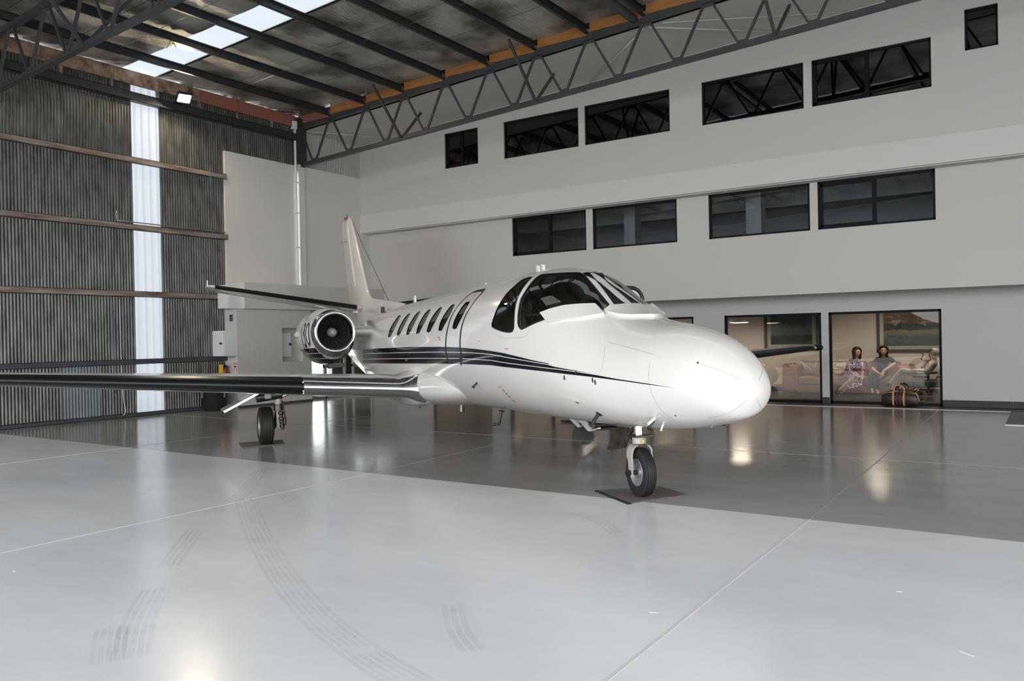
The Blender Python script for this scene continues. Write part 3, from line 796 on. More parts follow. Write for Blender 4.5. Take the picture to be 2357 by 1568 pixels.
def f_par(p):
    """(u,t) of points on the starboard skin"""
    u = np.sqrt(np.maximum(XT-p[:, 0], 0)); zt, zb, w = fZT(u), fZB(u), np.maximum(fW(u), 1e-4); zm = zb+(zt-zb)*fM(u)
    dz = p[:, 2]-zm; n = np.where(dz > 0, fN(u), 2.0); h = np.maximum(np.where(dz > 0, zt-zm, zm-zb), 1e-4)
    return u, np.arctan2(np.sign(dz)*(np.abs(dz)/h)**(n/2), (np.abs(p[:, 1])/w)**(n/2))
def cast(px):
    """pixels -> first hit on the fuselage skin (aeroplane frame)"""
    px = np.asarray(px, float); D = np.array([jray(*q) for q in px]); ts = np.linspace(3.5, 17.5, 900)
    out = np.zeros((len(px), 3)); ok = np.ones(len(px), bool)
    for i, d in enumerate(D):
        v = f_imp(JC+ts[:, None]*d)
        k = np.argmax(v < 0)
        if v[k] >= 0:
            ok[i] = False; k = int(np.argmin(v)); out[i] = JC+ts[k]*d; continue
        a, b = ts[k-1], ts[k]
        for _ in range(24):
            m = (a+b)/2
            if f_imp(JC+m*d) < 0: b = m
            else: a = m
        out[i] = JC+(a+b)/2*d
    return out, ok
def Z(off, s, pts): return [(off[0]+x/s, off[1]+y/s) for x, y in pts]
def resample(P, step, closed=True):
    P = np.asarray(P, float)
    if closed: P = np.vstack([P, P[:1]])
    L = np.concatenate([[0], np.cumsum(np.linalg.norm(np.diff(P, axis=0), axis=1))])
    n = max(3, int(round(L[-1]/step))); t = np.linspace(0, L[-1], n+1)
    Q = np.stack([np.interp(t, L, P[:, k]) for k in range(P.shape[1])], 1)
    return Q[:-1] if closed else Q
def roundpoly(P, it=2):
    P = np.asarray(P, float)
    for _ in range(it):
        Q = np.roll(P, -1, 0); P = np.stack([.78*P+.22*Q, .22*P+.78*Q], 1).reshape(-1, 2)
    return P
def inside(P, poly):
    x, y = P[:, 0], P[:, 1]; r = np.zeros(len(P), bool); n = len(poly)
    for i in range(n):
        a, b = poly[i], poly[(i+1) % n]
        c = ((a[1] > y) != (b[1] > y))
        with np.errstate(divide='ignore', invalid='ignore'):
            r ^= c & (x < (b[0]-a[0])*(y-a[1])/(b[1]-a[1]+1e-15)+a[0])
    return r
def mirror(a): b = np.array(a, float); b[..., 1] *= -1; return b
def raw_mesh(name, V, F, m, normals=None, parent=None, smooth=True):
    me = bpy.data.meshes.new(name); me.from_pydata([tuple(v) for v in V], [], [list(f) for f in F]); me.materials.append(m)
    if smooth: me.polygons.foreach_set('use_smooth', [True]*len(me.polygons))
    me.validate(clean_customdata=False); me.update()
    if normals is not None: me.normals_split_custom_set_from_vertices([tuple(n) for n in normals])
    return link(name, me, None, parent)
def px_patch(poly, step=5.0):
    """triangulated pixel polygon -> points on the skin + faces"""
    B = resample(poly, step*.7); lo, hi = B.min(0), B.max(0)
    gx, gy = np.meshgrid(np.arange(lo[0], hi[0], step), np.arange(lo[1], hi[1], step)); G = np.stack([gx.ravel(), gy.ravel()], 1)
    if len(G):
        G = G[inside(G, B)]
    if len(G):
        dm = np.min(np.linalg.norm(G[:, None]-B[None], axis=2), axis=1); G = G[dm > step*.45]
    n = len(B); P = np.vstack([B, G]) if len(G) else B
    v, e, f, *_ = delaunay_2d_cdt([Vector(p) for p in P], [(i, (i+1) % n) for i in range(n)], [], 0, 1e-6)
    v = np.array([tuple(p) for p in v]); F = []
    for t in f:
        c = v[list(t)].mean(0)
        if inside(c[None], B)[0]: F.append(list(t))
    X, ok = cast(v)
    return X, [t for t in F if all(ok[i] for i in t)]
def orient(X, F, Nn):
    out = []
    for t in F:
        a, b, c = X[t[0]], X[t[1]], X[t[2]]
        out.append(t if np.cross(b-a, c-a)@Nn[t[0]] > 0 else t[::-1])
    return out
def skin_patch(name, poly, m, off, parent, both=True, step=5.0, thick=0.0):
    X, F = px_patch(poly, step); Nn = f_nrm(X); F = orient(X, F, Nn); obs = []
    for s in ((1, -1) if both else (1,)):
        V = X+Nn*off; N2 = Nn.copy(); F2 = F
        if s < 0: V = mirror(V); N2 = mirror(N2); F2 = [t[::-1] for t in F]
        obs.append(raw_mesh(name, V, F2, m, N2, parent))
    return obs
def ribbon(name, line, w, m, off, parent, closed=False, both=True, is3d=False, step=4.0):
    if is3d: X = np.asarray(line)
    else:
        Q = resample(line, step, closed); X, ok = cast(Q); X = X[ok]
    Nn = f_nrm(X); T = (np.roll(X, -1, 0)-np.roll(X, 1, 0)) if closed else np.gradient(X, axis=0)
    S = np.cross(Nn, T); S /= np.linalg.norm(S, axis=1)[:, None]+1e-12
    for s in ((1, -1) if both else (1,)):
        a, b = X-S*w/2+Nn*off, X+S*w/2+Nn*off
        if s < 0: a, b = mirror(b), mirror(a)
        n = len(X); V = np.vstack([a, b]); F = [(i, (i+1) % n, n+(i+1) % n, n+i) for i in range(n if closed else n-1)]
        o = raw_mesh(name, V, F, m, None, parent)
    return o

# ---- outlines read off the photograph (pixels), laid on the skin
Z1, S1 = (860, 660), 7.84
CABIN = [[(490, 520), (450, 525), (400, 590), (340, 680), (295, 770), (270, 860), (262, 905), (285, 912), (305, 905), (340, 830), (400, 710), (450, 610), (485, 545)],
         [(660, 485), (620, 495), (560, 560), (500, 660), (455, 750), (430, 830), (422, 880), (445, 887), (468, 880), (500, 810), (560, 690), (620, 570), (655, 505)],
         [(845, 447), (800, 457), (740, 525), (680, 620), (630, 710), (603, 800), (592, 858), (615, 867), (638, 858), (670, 800), (730, 680), (800, 540), (840, 465)],
         [(1028, 410), (985, 420), (920, 490), (860, 590), (810, 690), (782, 780), (770, 845), (790, 850), (825, 835), (860, 760), (930, 630), (990, 510), (1025, 430)],
         [(1235, 368), (1190, 380), (1120, 455), (1050, 560), (995, 670), (970, 760), (960, 812), (985, 822), (1020, 812), (1060, 730), (1130, 600), (1190, 480), (1230, 390)],
         [(1462, 320), (1410, 330), (1340, 410), (1265, 520), (1205, 640), (1180, 730), (1172, 785), (1190, 797), (1230, 792), (1265, 720), (1330, 600), (1400, 470), (1458, 340)],
         [(1735, 268), (1660, 285), (1590, 370), (1520, 480), (1465, 590), (1435, 680), (1422, 745), (1440, 762), (1490, 757), (1530, 680), (1590, 560), (1650, 440), (1730, 290)]]
CABIN = [Z(Z1, S1, c) for c in CABIN]
WIN_A = Z((1120, 610), 9.225, [(970, 255), (900, 262), (800, 290), (720, 335), (610, 430), (520, 510), (420, 610), (340, 720), (270, 830), (210, 950), (170, 1060), (130, 1180), (108, 1270), (120, 1320), (200, 1360), (300, 1400), (400, 1425), (500, 1430), (550, 1415), (580, 1350), (585, 1250), (590, 1100), (600, 960), (630, 800), (680, 660), (760, 510), (850, 390), (920, 310)])
WIN_B = [(1245.7, 632), (1234.9, 639), (1224, 650), (1215.4, 662), (1206.7, 675), (1200.2, 686), (1197, 696.7), (1194.8, 707.6), (1193.2, 718.4), (1192.4, 731.4), (1192.4, 744.4), (1194.8, 752), (1199, 757), (1203, 757), (1217.6, 749.8), (1233.8, 742.2), (1253.3, 735), (1290, 722), (1330, 715), (1385, 713.5), (1402, 713), (1406.5, 709.5), (1400, 700), (1385, 682), (1365, 657), (1350, 639), (1341, 630.5), (1333, 627.6), (1320, 627.3), (1300, 628), (1282.6, 629), (1261, 630.6)]
WIN_C = [(1356.8, 628.8), (1359.6, 627.6), (1370, 627.6), (1380, 629.5), (1388, 633.5), (1392, 642), (1400, 651.5), (1420, 667.5), (1436, 681), (1452, 695), (1461, 706), (1463, 713.8), (1452, 713.9), (1433.5, 713.5), (1424.7, 710.4), (1417, 703.8), (1409, 692.7), (1397, 676), (1383.8, 658.5), (1366, 638.7)]
holes_px = [(c, .008) for c in CABIN]+[(WIN_A, .01), (WIN_B, .01), (WIN_C, .01)]
hole_par = []; hole_xyz = []
for h, _ in holes_px:
    Q = resample(h, 2.5); X, ok = cast(Q); X = X[ok]; u, t = f_par(X); hole_par.append((u, t)); hole_xyz.append(X)

# ---- fuselage shell with real window openings
ug = np.concatenate([np.linspace(.02, .8, 36), np.linspace(.82, 2.3, 96), np.linspace(2.33, 3.78, 62)])
tg = np.linspace(-PI/2, PI/2, 67); SU, ST = 2.6, .8
UU, TT = np.meshgrid(ug, tg, indexing='ij'); G = np.stack([UU.ravel()*SU, TT.ravel()*ST], 1)
border = (np.abs(np.abs(G[:, 1])-PI/2*ST) < 1e-9) | (np.abs(G[:, 0]-ug[0]*SU) < 1e-9) | (np.abs(G[:, 0]-ug[-1]*SU) < 1e-9)
keep = np.ones(len(G), bool); polys = []; V2 = []; E2 = []
for u, t in hole_par:
    P = np.stack([u*SU, t*ST], 1); polys.append(P); lo, hi = P.min(0)-.05, P.max(0)+.05
    idx = np.where((G[:, 0] > lo[0]) & (G[:, 0] < hi[0]) & (G[:, 1] > lo[1]) & (G[:, 1] < hi[1]) & ~border)[0]
    ins = inside(G[idx], P); dm = np.min(np.linalg.norm(G[idx][:, None]-P[None], axis=2), axis=1)
    keep[idx[ins | (dm < .009)]] = False
    b = len(V2); n = len(P); V2 += list(P); E2 += [(b+i, b+(i+1) % n) for i in range(n)]
b = len(V2); V2 += list(G[keep])
v, e, f, *_ = delaunay_2d_cdt([Vector(p) for p in V2], E2, [], 0, 1e-7)
v = np.array([tuple(p) for p in v]); f = [list(t) for t in f]
cen = np.array([v[t].mean(0) for t in f]); dead = np.zeros(len(f), bool)
for P in polys: dead |= inside(cen, P)
f = [t for t, d in zip(f, dead) if not d]
X = f_surf(v[:, 0]/SU, v[:, 1]/ST); seam = np.abs(np.abs(v[:, 1])-PI/2*ST) < 1e-6; X[seam, 1] = 0
Nn = f_nrm(X); Nn[seam, 1] = 0; Nn /= np.linalg.norm(Nn, axis=1)[:, None]; F = orient(X, f, Nn)
n = len(X); m2 = np.arange(n); extra = np.where(~seam)[0]; m2[extra] = n+np.arange(len(extra))
Vf = np.vstack([X, mirror(X[extra])]); Nf = np.vstack([Nn, mirror(Nn[extra])]); Ff = F+[[int(m2[i]) for i in t[::-1]] for t in F]
# nose and tail caps
tip = len(Vf); Vf = np.vstack([Vf, [[XT, 0, 1.064]]]); Nf = np.vstack([Nf, [[1, 0, 0]]])
ring = [i for i in range(tip) if abs(Vf[i, 0]-(XT-ug[0]**2)) < 1e-9]; ring.sort(key=lambda i: math.atan2(Vf[i, 2]-1.064, Vf[i, 1]))
Ff += [[tip, ring[k], ring[(k+1) % len(ring)]] for k in range(len(ring))]
ring = [i for i in range(tip) if abs(Vf[i, 0]-(XT-ug[-1]**2)) < 1e-9]; ring.sort(key=lambda i: math.atan2(Vf[i, 2]-1.8, Vf[i, 1])); Ff.append(ring)
fus = raw_mesh('fuselage', Vf, Ff, M['jwhite'], Nf, jet)

# ---- panes and seals
def pane(name, k, m, sealw, inset=.006):
    poly = holes_px[k][0]; C0 = np.mean(poly, 0); big = C0+(np.asarray(poly)-C0)*1.012
    skin_patch(name, big, m, -inset, jet, step=4.0 if k < 7 else 7.0)
    ribbon('window_seal', hole_xyz[k], sealw, M['seal'], .0015, jet, closed=True, is3d=True)
for k in range(7): pane('cabin_window', k, M['wglass'], .010)
pane('cockpit_side_window', 7, M['cglass'], .012); pane('cockpit_window', 8, M['cglass'], .020); pane('windscreen', 9, M['cglass'], .014)
# inner pale frame rim of the big cockpit window
ribbon('window_rim', np.array([f_p for f_p in hole_xyz[8]])-f_nrm(hole_xyz[8])*.012, .035, mat('window_rim', (.42, .38, .32), .5), -.004, jet, closed=True, is3d=True)

# ---- cheatlines: three black bands with white gaps
U1 = Z(Z1, S1, [(-190, 1128), (0, 1120), (400, 1100), (800, 1088), (1200, 1085), (1320, 1090), (1570, 1100), (1800, 1120), (2117, 1160)])+Z((1000, 780), 8.418, [(1300, 270), (1600, 340), (1900, 415), (2250, 488)])
P1 = Z(Z1, S1, [(-190, 1211), (0, 1205), (400, 1195), (800, 1185), (1200, 1180), (1500, 1185), (1800, 1195), (2117, 1222)])+Z((1000, 780), 8.418, [(1400, 360), (1800, 430), (2200, 500)])+Z((1240, 800), 6.547, [(250, 288), (550, 343), (800, 390)])
P2 = Z(Z1, S1, [(-190, 1308), (0, 1305), (400, 1300), (800, 1295), (1200, 1292), (1600, 1297), (2117, 1330)])+Z((1000, 780), 8.418, [(1400, 470), (1800, 520), (2200, 570)])+Z((1240, 800), 6.547, [(300, 330), (600, 370), (850, 408)])
L3 = Z(Z1, S1, [(-190, 1383), (0, 1385), (400, 1387), (800, 1388), (1200, 1390), (1600, 1395), (2117, 1418)])+Z((1000, 780), 8.418, [(1300, 540), (1700, 585), (2100, 630)])+Z((1240, 800), 6.547, [(400, 400), (800, 445), (1200, 497), (1600, 553), (2060, 612)])
def shift(P, dy): return [(x, y+dy) for x, y in P]
hw = .85
band1 = U1+shift([p for p in P1 if p[0] < 1262], -hw)[::-1]
band2 = shift(P1[:-1], hw)+[P1[-1]]+shift([p for p in P2 if p[0] < 1355], -hw)[::-1]
band3 = shift(P2, hw)+Z((1240, 800), 6.547, [(1200, 478), (1600, 538)])+L3[::-1]
for bnd in (band1, band2, band3): skin_patch('cheatline', bnd, M['jblack'], .0015, jet, step=6.0)

# ---- emergency exit outline, panel seams, placards
DL = Z(Z1, S1, [(2003, 50), (1830, 80), (1730, 140), (1620, 240), (1520, 350), (1440, 470), (1380, 600), (1335, 760), (1310, 900), (1300, 1050), (1305, 1180), (1330, 1290), (1385, 1390)])
DR = Z(Z1, S1, [(2003, 50), (1940, 130), (1840, 240), (1750, 370), (1670, 500), (1610, 650), (1575, 800), (1560, 950), (1560, 1100), (1580, 1200), (1590, 1320), (1570, 1410)])
ribbon('exit_door_seal', DL, .042, M['seal'], .002, jet, both=False); ribbon('exit_door_seal', DR, .042, M['seal'], .002, jet, both=False)
ribbon('exit_door_sill', Z(Z1, S1, [(1318, 1262), (1350, 1318), (1550, 1320), (1588, 1270)]), .022, M['seal'], .0025, jet, both=False)
ribbon('exit_door_seal', Z(Z1, S1, [(1330, 1330), (1460, 1352), (1590, 1330)]), .03, M['seal'], .002, jet, both=False)
skin_patch('exit_door_header', Z(Z1, S1, [(2003, 50), (1830, 80), (1770, 118), (1880, 96), (1945, 96)]), M['seal'], .0015, jet, both=False, step=3)
seams = [Z((1300, 780), 3.92, [(770, 200), (758, 300), (762, 400), (800, 530), (880, 650), (1030, 765)]),
         Z((1240, 800), 6.547, [(1000, -10), (975, 200), (960, 290), (930, 370), (870, 412)]),
         Z((1300, 780), 3.92, [(395, 32), (600, 85), (800, 143)]),
         Z((1120, 610), 9.225, [(60, 1310), (80, 1400), (255, 1500), (270, 1555), (815, 1530), (850, 1450), (900, 1405)]),
         [(1095, 786), (1096, 812)], [(1083, 785), (1085, 808)], Z((1300, 780), 3.92, [(1210, 225), (1400, 285), (1600, 375)]),
         Z((1300, 780), 3.92, [(1290, 718), (1450, 680), (1560, 620), (1640, 560)])]
for k, sm in enumerate(seams): ribbon('panel_seam', smooth_line(sm, 40) if len(sm) > 2 else sm, .0055 if k != 2 else .008, M['seam'], .001, jet)
def placard(pts, m, nm='placard'): skin_patch(nm, pts, m, .0012, jet, both=False, step=3)
for q in ([(1161, 802), (1171, 802), (1171, 804), (1161, 804)], [(1165, 804.5), (1168, 804.5), (1166.5, 807)], [(1099, 785), (1104, 785), (1104, 786.6), (1099, 786.6)],
          [(1147, 890), (1157, 890), (1157, 891.4), (1149, 891.6), (1149, 893), (1147, 893)], [(1176, 920), (1186, 922.6), (1187, 925), (1178, 923.4)],
          [(1006, 776), (1012, 775), (1013, 778), (1007, 779)], [(1010, 780), (1014, 779), (1014, 783), (1012, 785)]): placard(q, M['placard'])
for q in ([(1156, 896.6), (1157.4, 896), (1162, 901), (1160.4, 901.8)], [(1162.8, 904.5), (1164.4, 904), (1168.6, 908.6), (1167, 909.4)], [(1169.6, 912), (1171, 911.4), (1175, 915.6), (1173.6, 916.6)],
          [(1323.5, 925), (1328, 925), (1334, 928.6), (1330, 929)]): placard(q, M['black'], 'stencil_mark')
# red lettering block on the exit door
for q in ([(1073.5, 692), (1076, 685.5), (1077.4, 685.5), (1075.4, 691), (1079, 690.4), (1079, 692)], [(1080, 688.5), (1083, 687.5), (1083.5, 689), (1080.5, 690)], [(1090, 681.5), (1096, 675), (1097.4, 676), (1092, 682)]): placard(q, M['placard'], 'exit_lettering')
# curved join line of the wing fairing
ribbon('fairing_seam', smooth_line(Z((880, 820), 8.418, [(800, 180), (830, 280), (870, 430), (920, 600), (1010, 720), (1120, 800), (1280, 850)]), 40), .006, M['seam'], .0015, jet)
ribbon('fairing_seam', smooth_line(Z((880, 820), 8.418, [(960, 240), (1130, 450), (1280, 630), (1400, 760)]), 30), .006, M['seam'], .001, jet)

# ---- raised air ducts below the windscreens
def raised(name, poly, h):
    X, F = px_patch(resample(poly, 3), 5.0); Nn = f_nrm(X); F = orient(X, F, Nn)
    cnt = {}
    for t in F:
        for i in range(3):
            e_ = tuple(sorted((t[i], t[(i+1) % 3]))); cnt[e_] = cnt.get(e_, 0)+1
    bd = [e_ for e_ in cnt if cnt[e_] == 1]; n = len(X)
    for s in (1, -1):
        V = np.vstack([X+Nn*h, X-Nn*.02]); FF = [list(t) for t in F]+[[a, n+a, n+b_, b_] for a, b_ in bd]
        if s < 0: V = mirror(V); FF = [t[::-1] for t in FF]
        o = raw_mesh(name, V, FF, M['jwhite'], None, jet)
        bm = bmesh.new(); bm.from_mesh(o.data); bmesh.ops.recalc_face_normals(bm, faces=bm.faces); bm.to_mesh(o.data); bm.free(); o.data.set_sharp_from_angle(angle=math.radians(35))
raised('windscreen_duct', [(1246, 722.5), (1270, 714), (1300, 707), (1330, 704.5), (1371, 703.5), (1383, 716), (1392, 726), (1350, 732.5), (1300, 736.5), (1263, 744.5)], .030)
raised('windscreen_duct', [(1444, 704), (1470, 704.5), (1492, 707), (1512, 717), (1528, 729), (1500, 729.5), (1459, 728)], .028)

# ---- cockpit interior
M['panel_black'] = mat('instrument_panel', (.010, .010, .011), .6)
M['trimbeige'] = mat('cockpit_trim', (.36, .31, .25), .7)
M['seatcloth'] = mat('pilot_seat_leather', (.055, .05, .045), .6)
ck = []
mb = MB(); rows = []
for i in range(9):
    a = PI*i/8
    rows.append([(-.10+.02*math.sin(a), -.52*math.cos(a), 1.52+.15*math.sin(a)), (-.42, -.58*math.cos(a), 1.50+.19*math.sin(a)), (-.44, -.56*math.cos(a), 1.40+.16*math.sin(a)), (-.46, -.56*math.cos(a), .95)])
mb.grid(rows).build('glareshield', M['panel_black'], jet, smooth=True)
for s in (1, -1):
    st_ = MB().box(-1.30, -.86, s*.33-.22, s*.33+.22, 1.05, 1.20).build('pilot_seat', M['seatcloth'], jet, bevel=.04, seg=3)
    MB().obox((-1.36, s*.33, 1.50), (.05, 0, .0), (0, .22, 0), (-.08, 0, .32)).build('pilot_backrest', M['seatcloth'], jet, bevel=.04, seg=3)
    MB().obox((-1.45, s*.33, 1.92), (.045, 0, 0), (0, .12, 0), (-.01, 0, .075)).build('headrest', M['seatcloth'], jet, bevel=.03, seg=3)
    MB().tube([(-.62, s*.33, 1.2), (-.60, s*.33, 1.52)], .02, 8).build('control_column', M['panel_black'], jet)
    MB().tube([(-.62, s*.33-.16, 1.62), (-.60, s*.33-.14, 1.52), (-.60, s*.33+.14, 1.52), (-.62, s*.33+.16, 1.62)], .018, 8).build('control_yoke', M['panel_black'], jet)
    vp = [sym(*q, -.50) for q in [(1244, 687), (1262, 681), (1272, 681.5), (1290, 695), (1257, 703.5)]]
    MB().prism(vp if s < 0 else [mirror(p) for p in vp], (0, 1, 0), .008).build('sun_visor', mat('sun_visor', (.5, .48, .45), .5), jet)
bh = [f_surf(math.sqrt(XT+1.93), t)*np.array([1, .955, 1])+np.array([0, 0, -.03*math.sin(t)]) for t in np.linspace(-.9, PI/2, 14)]
MB().prism([tuple(p) for p in bh]+[tuple(mirror(p)) for p in bh[-2::-1]], (1, 0, 0), .03).build('bulkhead', M['trimbeige'], jet)
MB().box(-6.6, .0, -.42, .42, .86, .92).build('cabin_floor', M['trimbeige'], jet)

# ---- lofted flying surfaces
def foil(nc, tc, camber=.018):
    b = np.linspace(0, PI, nc); xs = (1-np.cos(b))/2
    yt = 5*tc*(.2969*np.sqrt(xs)-.126*xs-.3516*xs**2+.2843*xs**3-.1036*xs**4)
    yc = np.where(xs < .35, camber/.35**2*(.7*xs-xs**2), camber/.65**2*((1-.7)+.7*xs-xs**2))
    return xs, yc+yt, yc-yt
def section(le, chord, tc, up, inc=0.0, nc=24, x0=0.0, x1=1.0, grow=0.0, camber=.018):
    """closed run of points: upper from x1 to x0, lower from x0 to x1"""
    xs, yu, yl = foil(nc if x1 >= 1 else nc*3, tc, camber); k = (xs <= x1+1e-9)
    xs, yu, yl = xs[k], yu[k]+grow/chord, yl[k]-grow/chord
    pts = [(x, z) for x, z in zip(xs[::-1], yu[::-1])]+[(x, z) for x, z in zip(xs[1:], yl[1:])]
    if grow: pts = [(x-grow/chord*math.sqrt(max(0, 1-x/max(x1, 1e-6))), z) for x, z in pts]
    c, s = math.cos(inc), math.sin(inc); le = np.asarray(le, float); up = np.asarray(up, float)
    return [le+np.array([-chord*(x*c+z*s), 0, 0])+up*chord*(z*c-x*s) for x, z in pts]
def loft(name, secs, m, parent, caps=True, angle=50):
    mb = MB(); n = len(secs[0]); vs = [p for s in secs for p in s]; fs = []
    for i in range(len(secs)-1):
        for k in range(n-1): fs.append((i*n+k, i*n+k+1, (i+1)*n+k+1, (i+1)*n+k))
        if caps: fs.append((i*n+n-1, i*n, (i+1)*n, (i+1)*n+n-1))
    if caps: fs += [tuple(range(n)), tuple((len(secs)-1)*n+k for k in range(n-1, -1, -1))]
    mb.add(vs, fs); return mb.build(name, m, parent, smooth=True, angle=angle)
def wle(y):
    a = abs(y); x = -4.36-.15*a
    q = min(1, max(0, (1.05-a)/.33)); x += .16*q*q
    return np.array([x, y, .896+.0595*a])
def wch(y): return 2.62-.222*abs(y)+(wle(y)[0]-(-4.36-.15*abs(y)))
def wtc(y): return .156-.0028*abs(y)
def wsec(y, **k):
    q = min(1, max(0, (1.02-abs(y))/.25)); return section(wle(y), wch(y), wtc(y)*(1+.42*q*q), (0, 0, 1), .035, **k)
for s in (-1, 1):
    ysp = [.6, .70, .75, .8, .84, .88, .92, .96, 1.0, 1.05, 1.15, 1.5, 2.4, 4, 6, 7.55]
    secs = [wsec(s*y) for y in ysp]
    for dy, cs in ((7.72, .93), (7.85, .78), (7.93, .5)):
        L0 = wle(s*dy); c0 = wch(dy); secs.append(section(L0-np.array([c0*(1-cs)*.45, 0, 0]), c0*cs, wtc(dy)*cs, (0, 0, 1), .035))
    loft('wing', secs, M['jwhite'], jet)
    loft('deicing_boot', [wsec(s*y, x1=.095, grow=.004) for y in (2.36, 3, 4.2, 5.4, 6.6, 7.62)], M['boot'], jet, caps=False)
    loft('polished_leading_edge', [wsec(s*y, x1=.085, grow=.003) for y in (.70, .75, .8, .84, .88, .92, .96, 1.0, 1.05, 1.15, 1.5, 2.36)], M['chrome'], jet, caps=False)
    # bolt row at the joint
    for k in range(6):
        p = wle(s*2.37)+np.array([-.03+.005*k*k*.1, 0, .06-.03*k]); MB().lathe([(0, 0), (0, .008), (.012, .008), (.012, 0)], p, (1, 0, 0), 8).build('joint_bolt', M['chrome'], jet)
    # tip light
    p = wle(s*7.80)+np.array([-.10, 0, 0]); mb = MB(); mb.lathe([(-.16, .0), (-.13, .035), (-.05, .06), (.05, .062), (.12, .05), (.16, .02), (.17, 0)], p, (1, 0, 0), 16)
    mb.build('tip_light', M['boot'], jet, smooth=True)
    MB().tube([wle(s*7.9)+np.array([-.25, 0, 0]), wle(s*7.9)+np.array([-.28, s*.16, .01])], [.045, .03], 10).build('tip_fairing', M['jblack'], jet, smooth=True)
    # aileron and flap seams on the upper and lower skins
    for ya, yb_, cx in ((1.2, 4.3, .72), (4.4, 7.3, .72)):
        for sgn in (1, -1):
            P = []
            for y in np.linspace(ya, yb_, 8):
                xs, yu, yl = foil(60, wtc(y)); z = np.interp(cx, xs, yu if sgn > 0 else yl)
                P.append(section(wle(s*y), wch(y), wtc(y), (0, 0, 1), .035, nc=60)[0]*0+wle(s*y)+np.array([-wch(y)*cx, 0, wch(y)*(z-cx*.035)+sgn*.002]))
            MB().tube(P, .004, 4).build('control_seam', M['seam'], jet)
# belly and wing-root fairing
mb = MB(); rows = []
for i in range(41):
    u = -1+2*i/40; x = -5.55+2.55*u; k = max(0, 1-abs(u)**2.6)**.5
    row = []
    for j in range(49):
        a = 2*PI*j/48; c, s_ = math.cos(a), math.sin(a)
        row.append((x, .87*(k**.6)*math.copysign(abs(c)**.85, c)*(.92+.08*k), .99+(.345 if s_ < 0 else .40)*k*math.copysign(abs(s_)**(.78 if s_ < 0 else 1.1), s_)))
    rows.append(row)
mb.grid(rows).build('belly_fairing', M['jwhite'], jet, smooth=True)

# fin, dorsal fillet, rudder line
LEp = [(806.5, 502), (808.6, 506), (815.8, 525), (827, 579), (838, 628.6), (846.9, 663.7), (852.4, 681)]
TEp = [(794, 503), (784.7, 516), (788.7, 553.7), (793.5, 617.5), (797.5, 659), (807.8, 700)]
LE3 = np.array([sym(*q) for q in LEp]); TE3 = np.array([sym(*q) for q in TEp])
ZTOP = float(sym(803, 500.5)[2]); zs = np.concatenate([np.linspace(2.15, ZTOP-.24, 14), [ZTOP-.13, ZTOP-.06, ZTOP-.015]])
le = np.interp(zs, LE3[::-1, 2], LE3[::-1, 0]); te = np.interp(zs, TE3[::-1, 2], TE3[::-1, 0])
zmax = LE3[0, 2]; le_f = np.polyfit(LE3[2:6, 2], LE3[2:6, 0], 1); te_f = np.polyfit(TE3[1:, 2], TE3[1:, 0], 1)
secs = []
for z in zs:
    a, b_ = np.polyval(le_f, z), np.polyval(te_f, z)
    zc_ = ZTOP-.27
    if z > zc_: q = (z-zc_)/.27; a -= .16*q*q; b_ += .30*q*q
    ch = a-b_; tc = .105*(1 if z < zc_ else math.sqrt(max(.03, 1-((z-zc_)/.27)**2)))
    secs.append(section((a, 0, z), ch, tc, (0, 1, 0), 0, camber=0))
loft('fin', secs, M['jwhite'], jet)
DTp = np.array([sym(*q) for q in [(846.9, 663.7), (849, 672), (852.4, 680), (857, 685), (864, 687.6), (884, 690), (900, 692.5), (919, 695.6), (935, 699)]])
rows = []
for k, p in enumerate(DTp):
    fu = math.sqrt(max(0, XT-p[0])); zb_ = float(fZT(fu))-.06; hw_ = np.interp(k, [0, 3, 8], [.085, .085, .03]); row = []
    for j in range(13):
        a = PI*j/12; row.append((p[0], hw_*math.cos(a)*(1+.8*(1-math.sin(a))), zb_+(p[2]-zb_)*max(0, math.sin(a))**.8))
    rows.append(row)
MB().grid(rows).build('dorsal_fillet', M['jwhite'], jet, smooth=True)
# air scoop beside the dorsal fillet
sc0 = cast([(876, 718)])[0][0]
for s in (1, -1):
    o = MB().obox((sc0[0], s*abs(sc0[1]), sc0[2]), (.16, 0, 0), (0, .05, 0), (0, 0, .10)).build('scoop', M['jwhite'], jet, bevel=.03)
    MB().obox((sc0[0]+.15, s*abs(sc0[1]), sc0[2]+.01), (.015, 0, 0), (0, .04, 0), (0, 0, .075)).build('scoop_mouth', M['black'], jet)
# fin-top beacon, whip antenna, wicks
b0 = sym(797.5, 504); MB().lathe([(0, .05), (.03, .045), (.055, .03), (.065, 0)], (b0[0], 0, b0[2]-.03), (0, 0, 1), 16).build('beacon', M['red'], jet, smooth=True)
MB().tube([sym(799, 503), sym(799, 494)], .006, 6).build('static_wick', M['black'], jet)
MB().tube([sym(793, 506), sym(792.5, 500)], .006, 6).build('static_wick', M['black'], jet)
MB().tube([sym(811, 511), sym(902, 709)], .0055, 6).build('antenna_wire', M['gunmetal'], jet)
a0 = cast([(902, 714)])[0][0]; MB().tube([sym(901, 706), (a0[0], 0, a0[2]-.02)], [.012, .028], 8).build('wire_mount', M['timber_red'], jet)
MB().tube([sym(799, 557, -.06), sym(784, 558, -.10)], .012, 6).build('rudder_horn', mat('brass', (.45, .32, .14), .4, .6), jet)

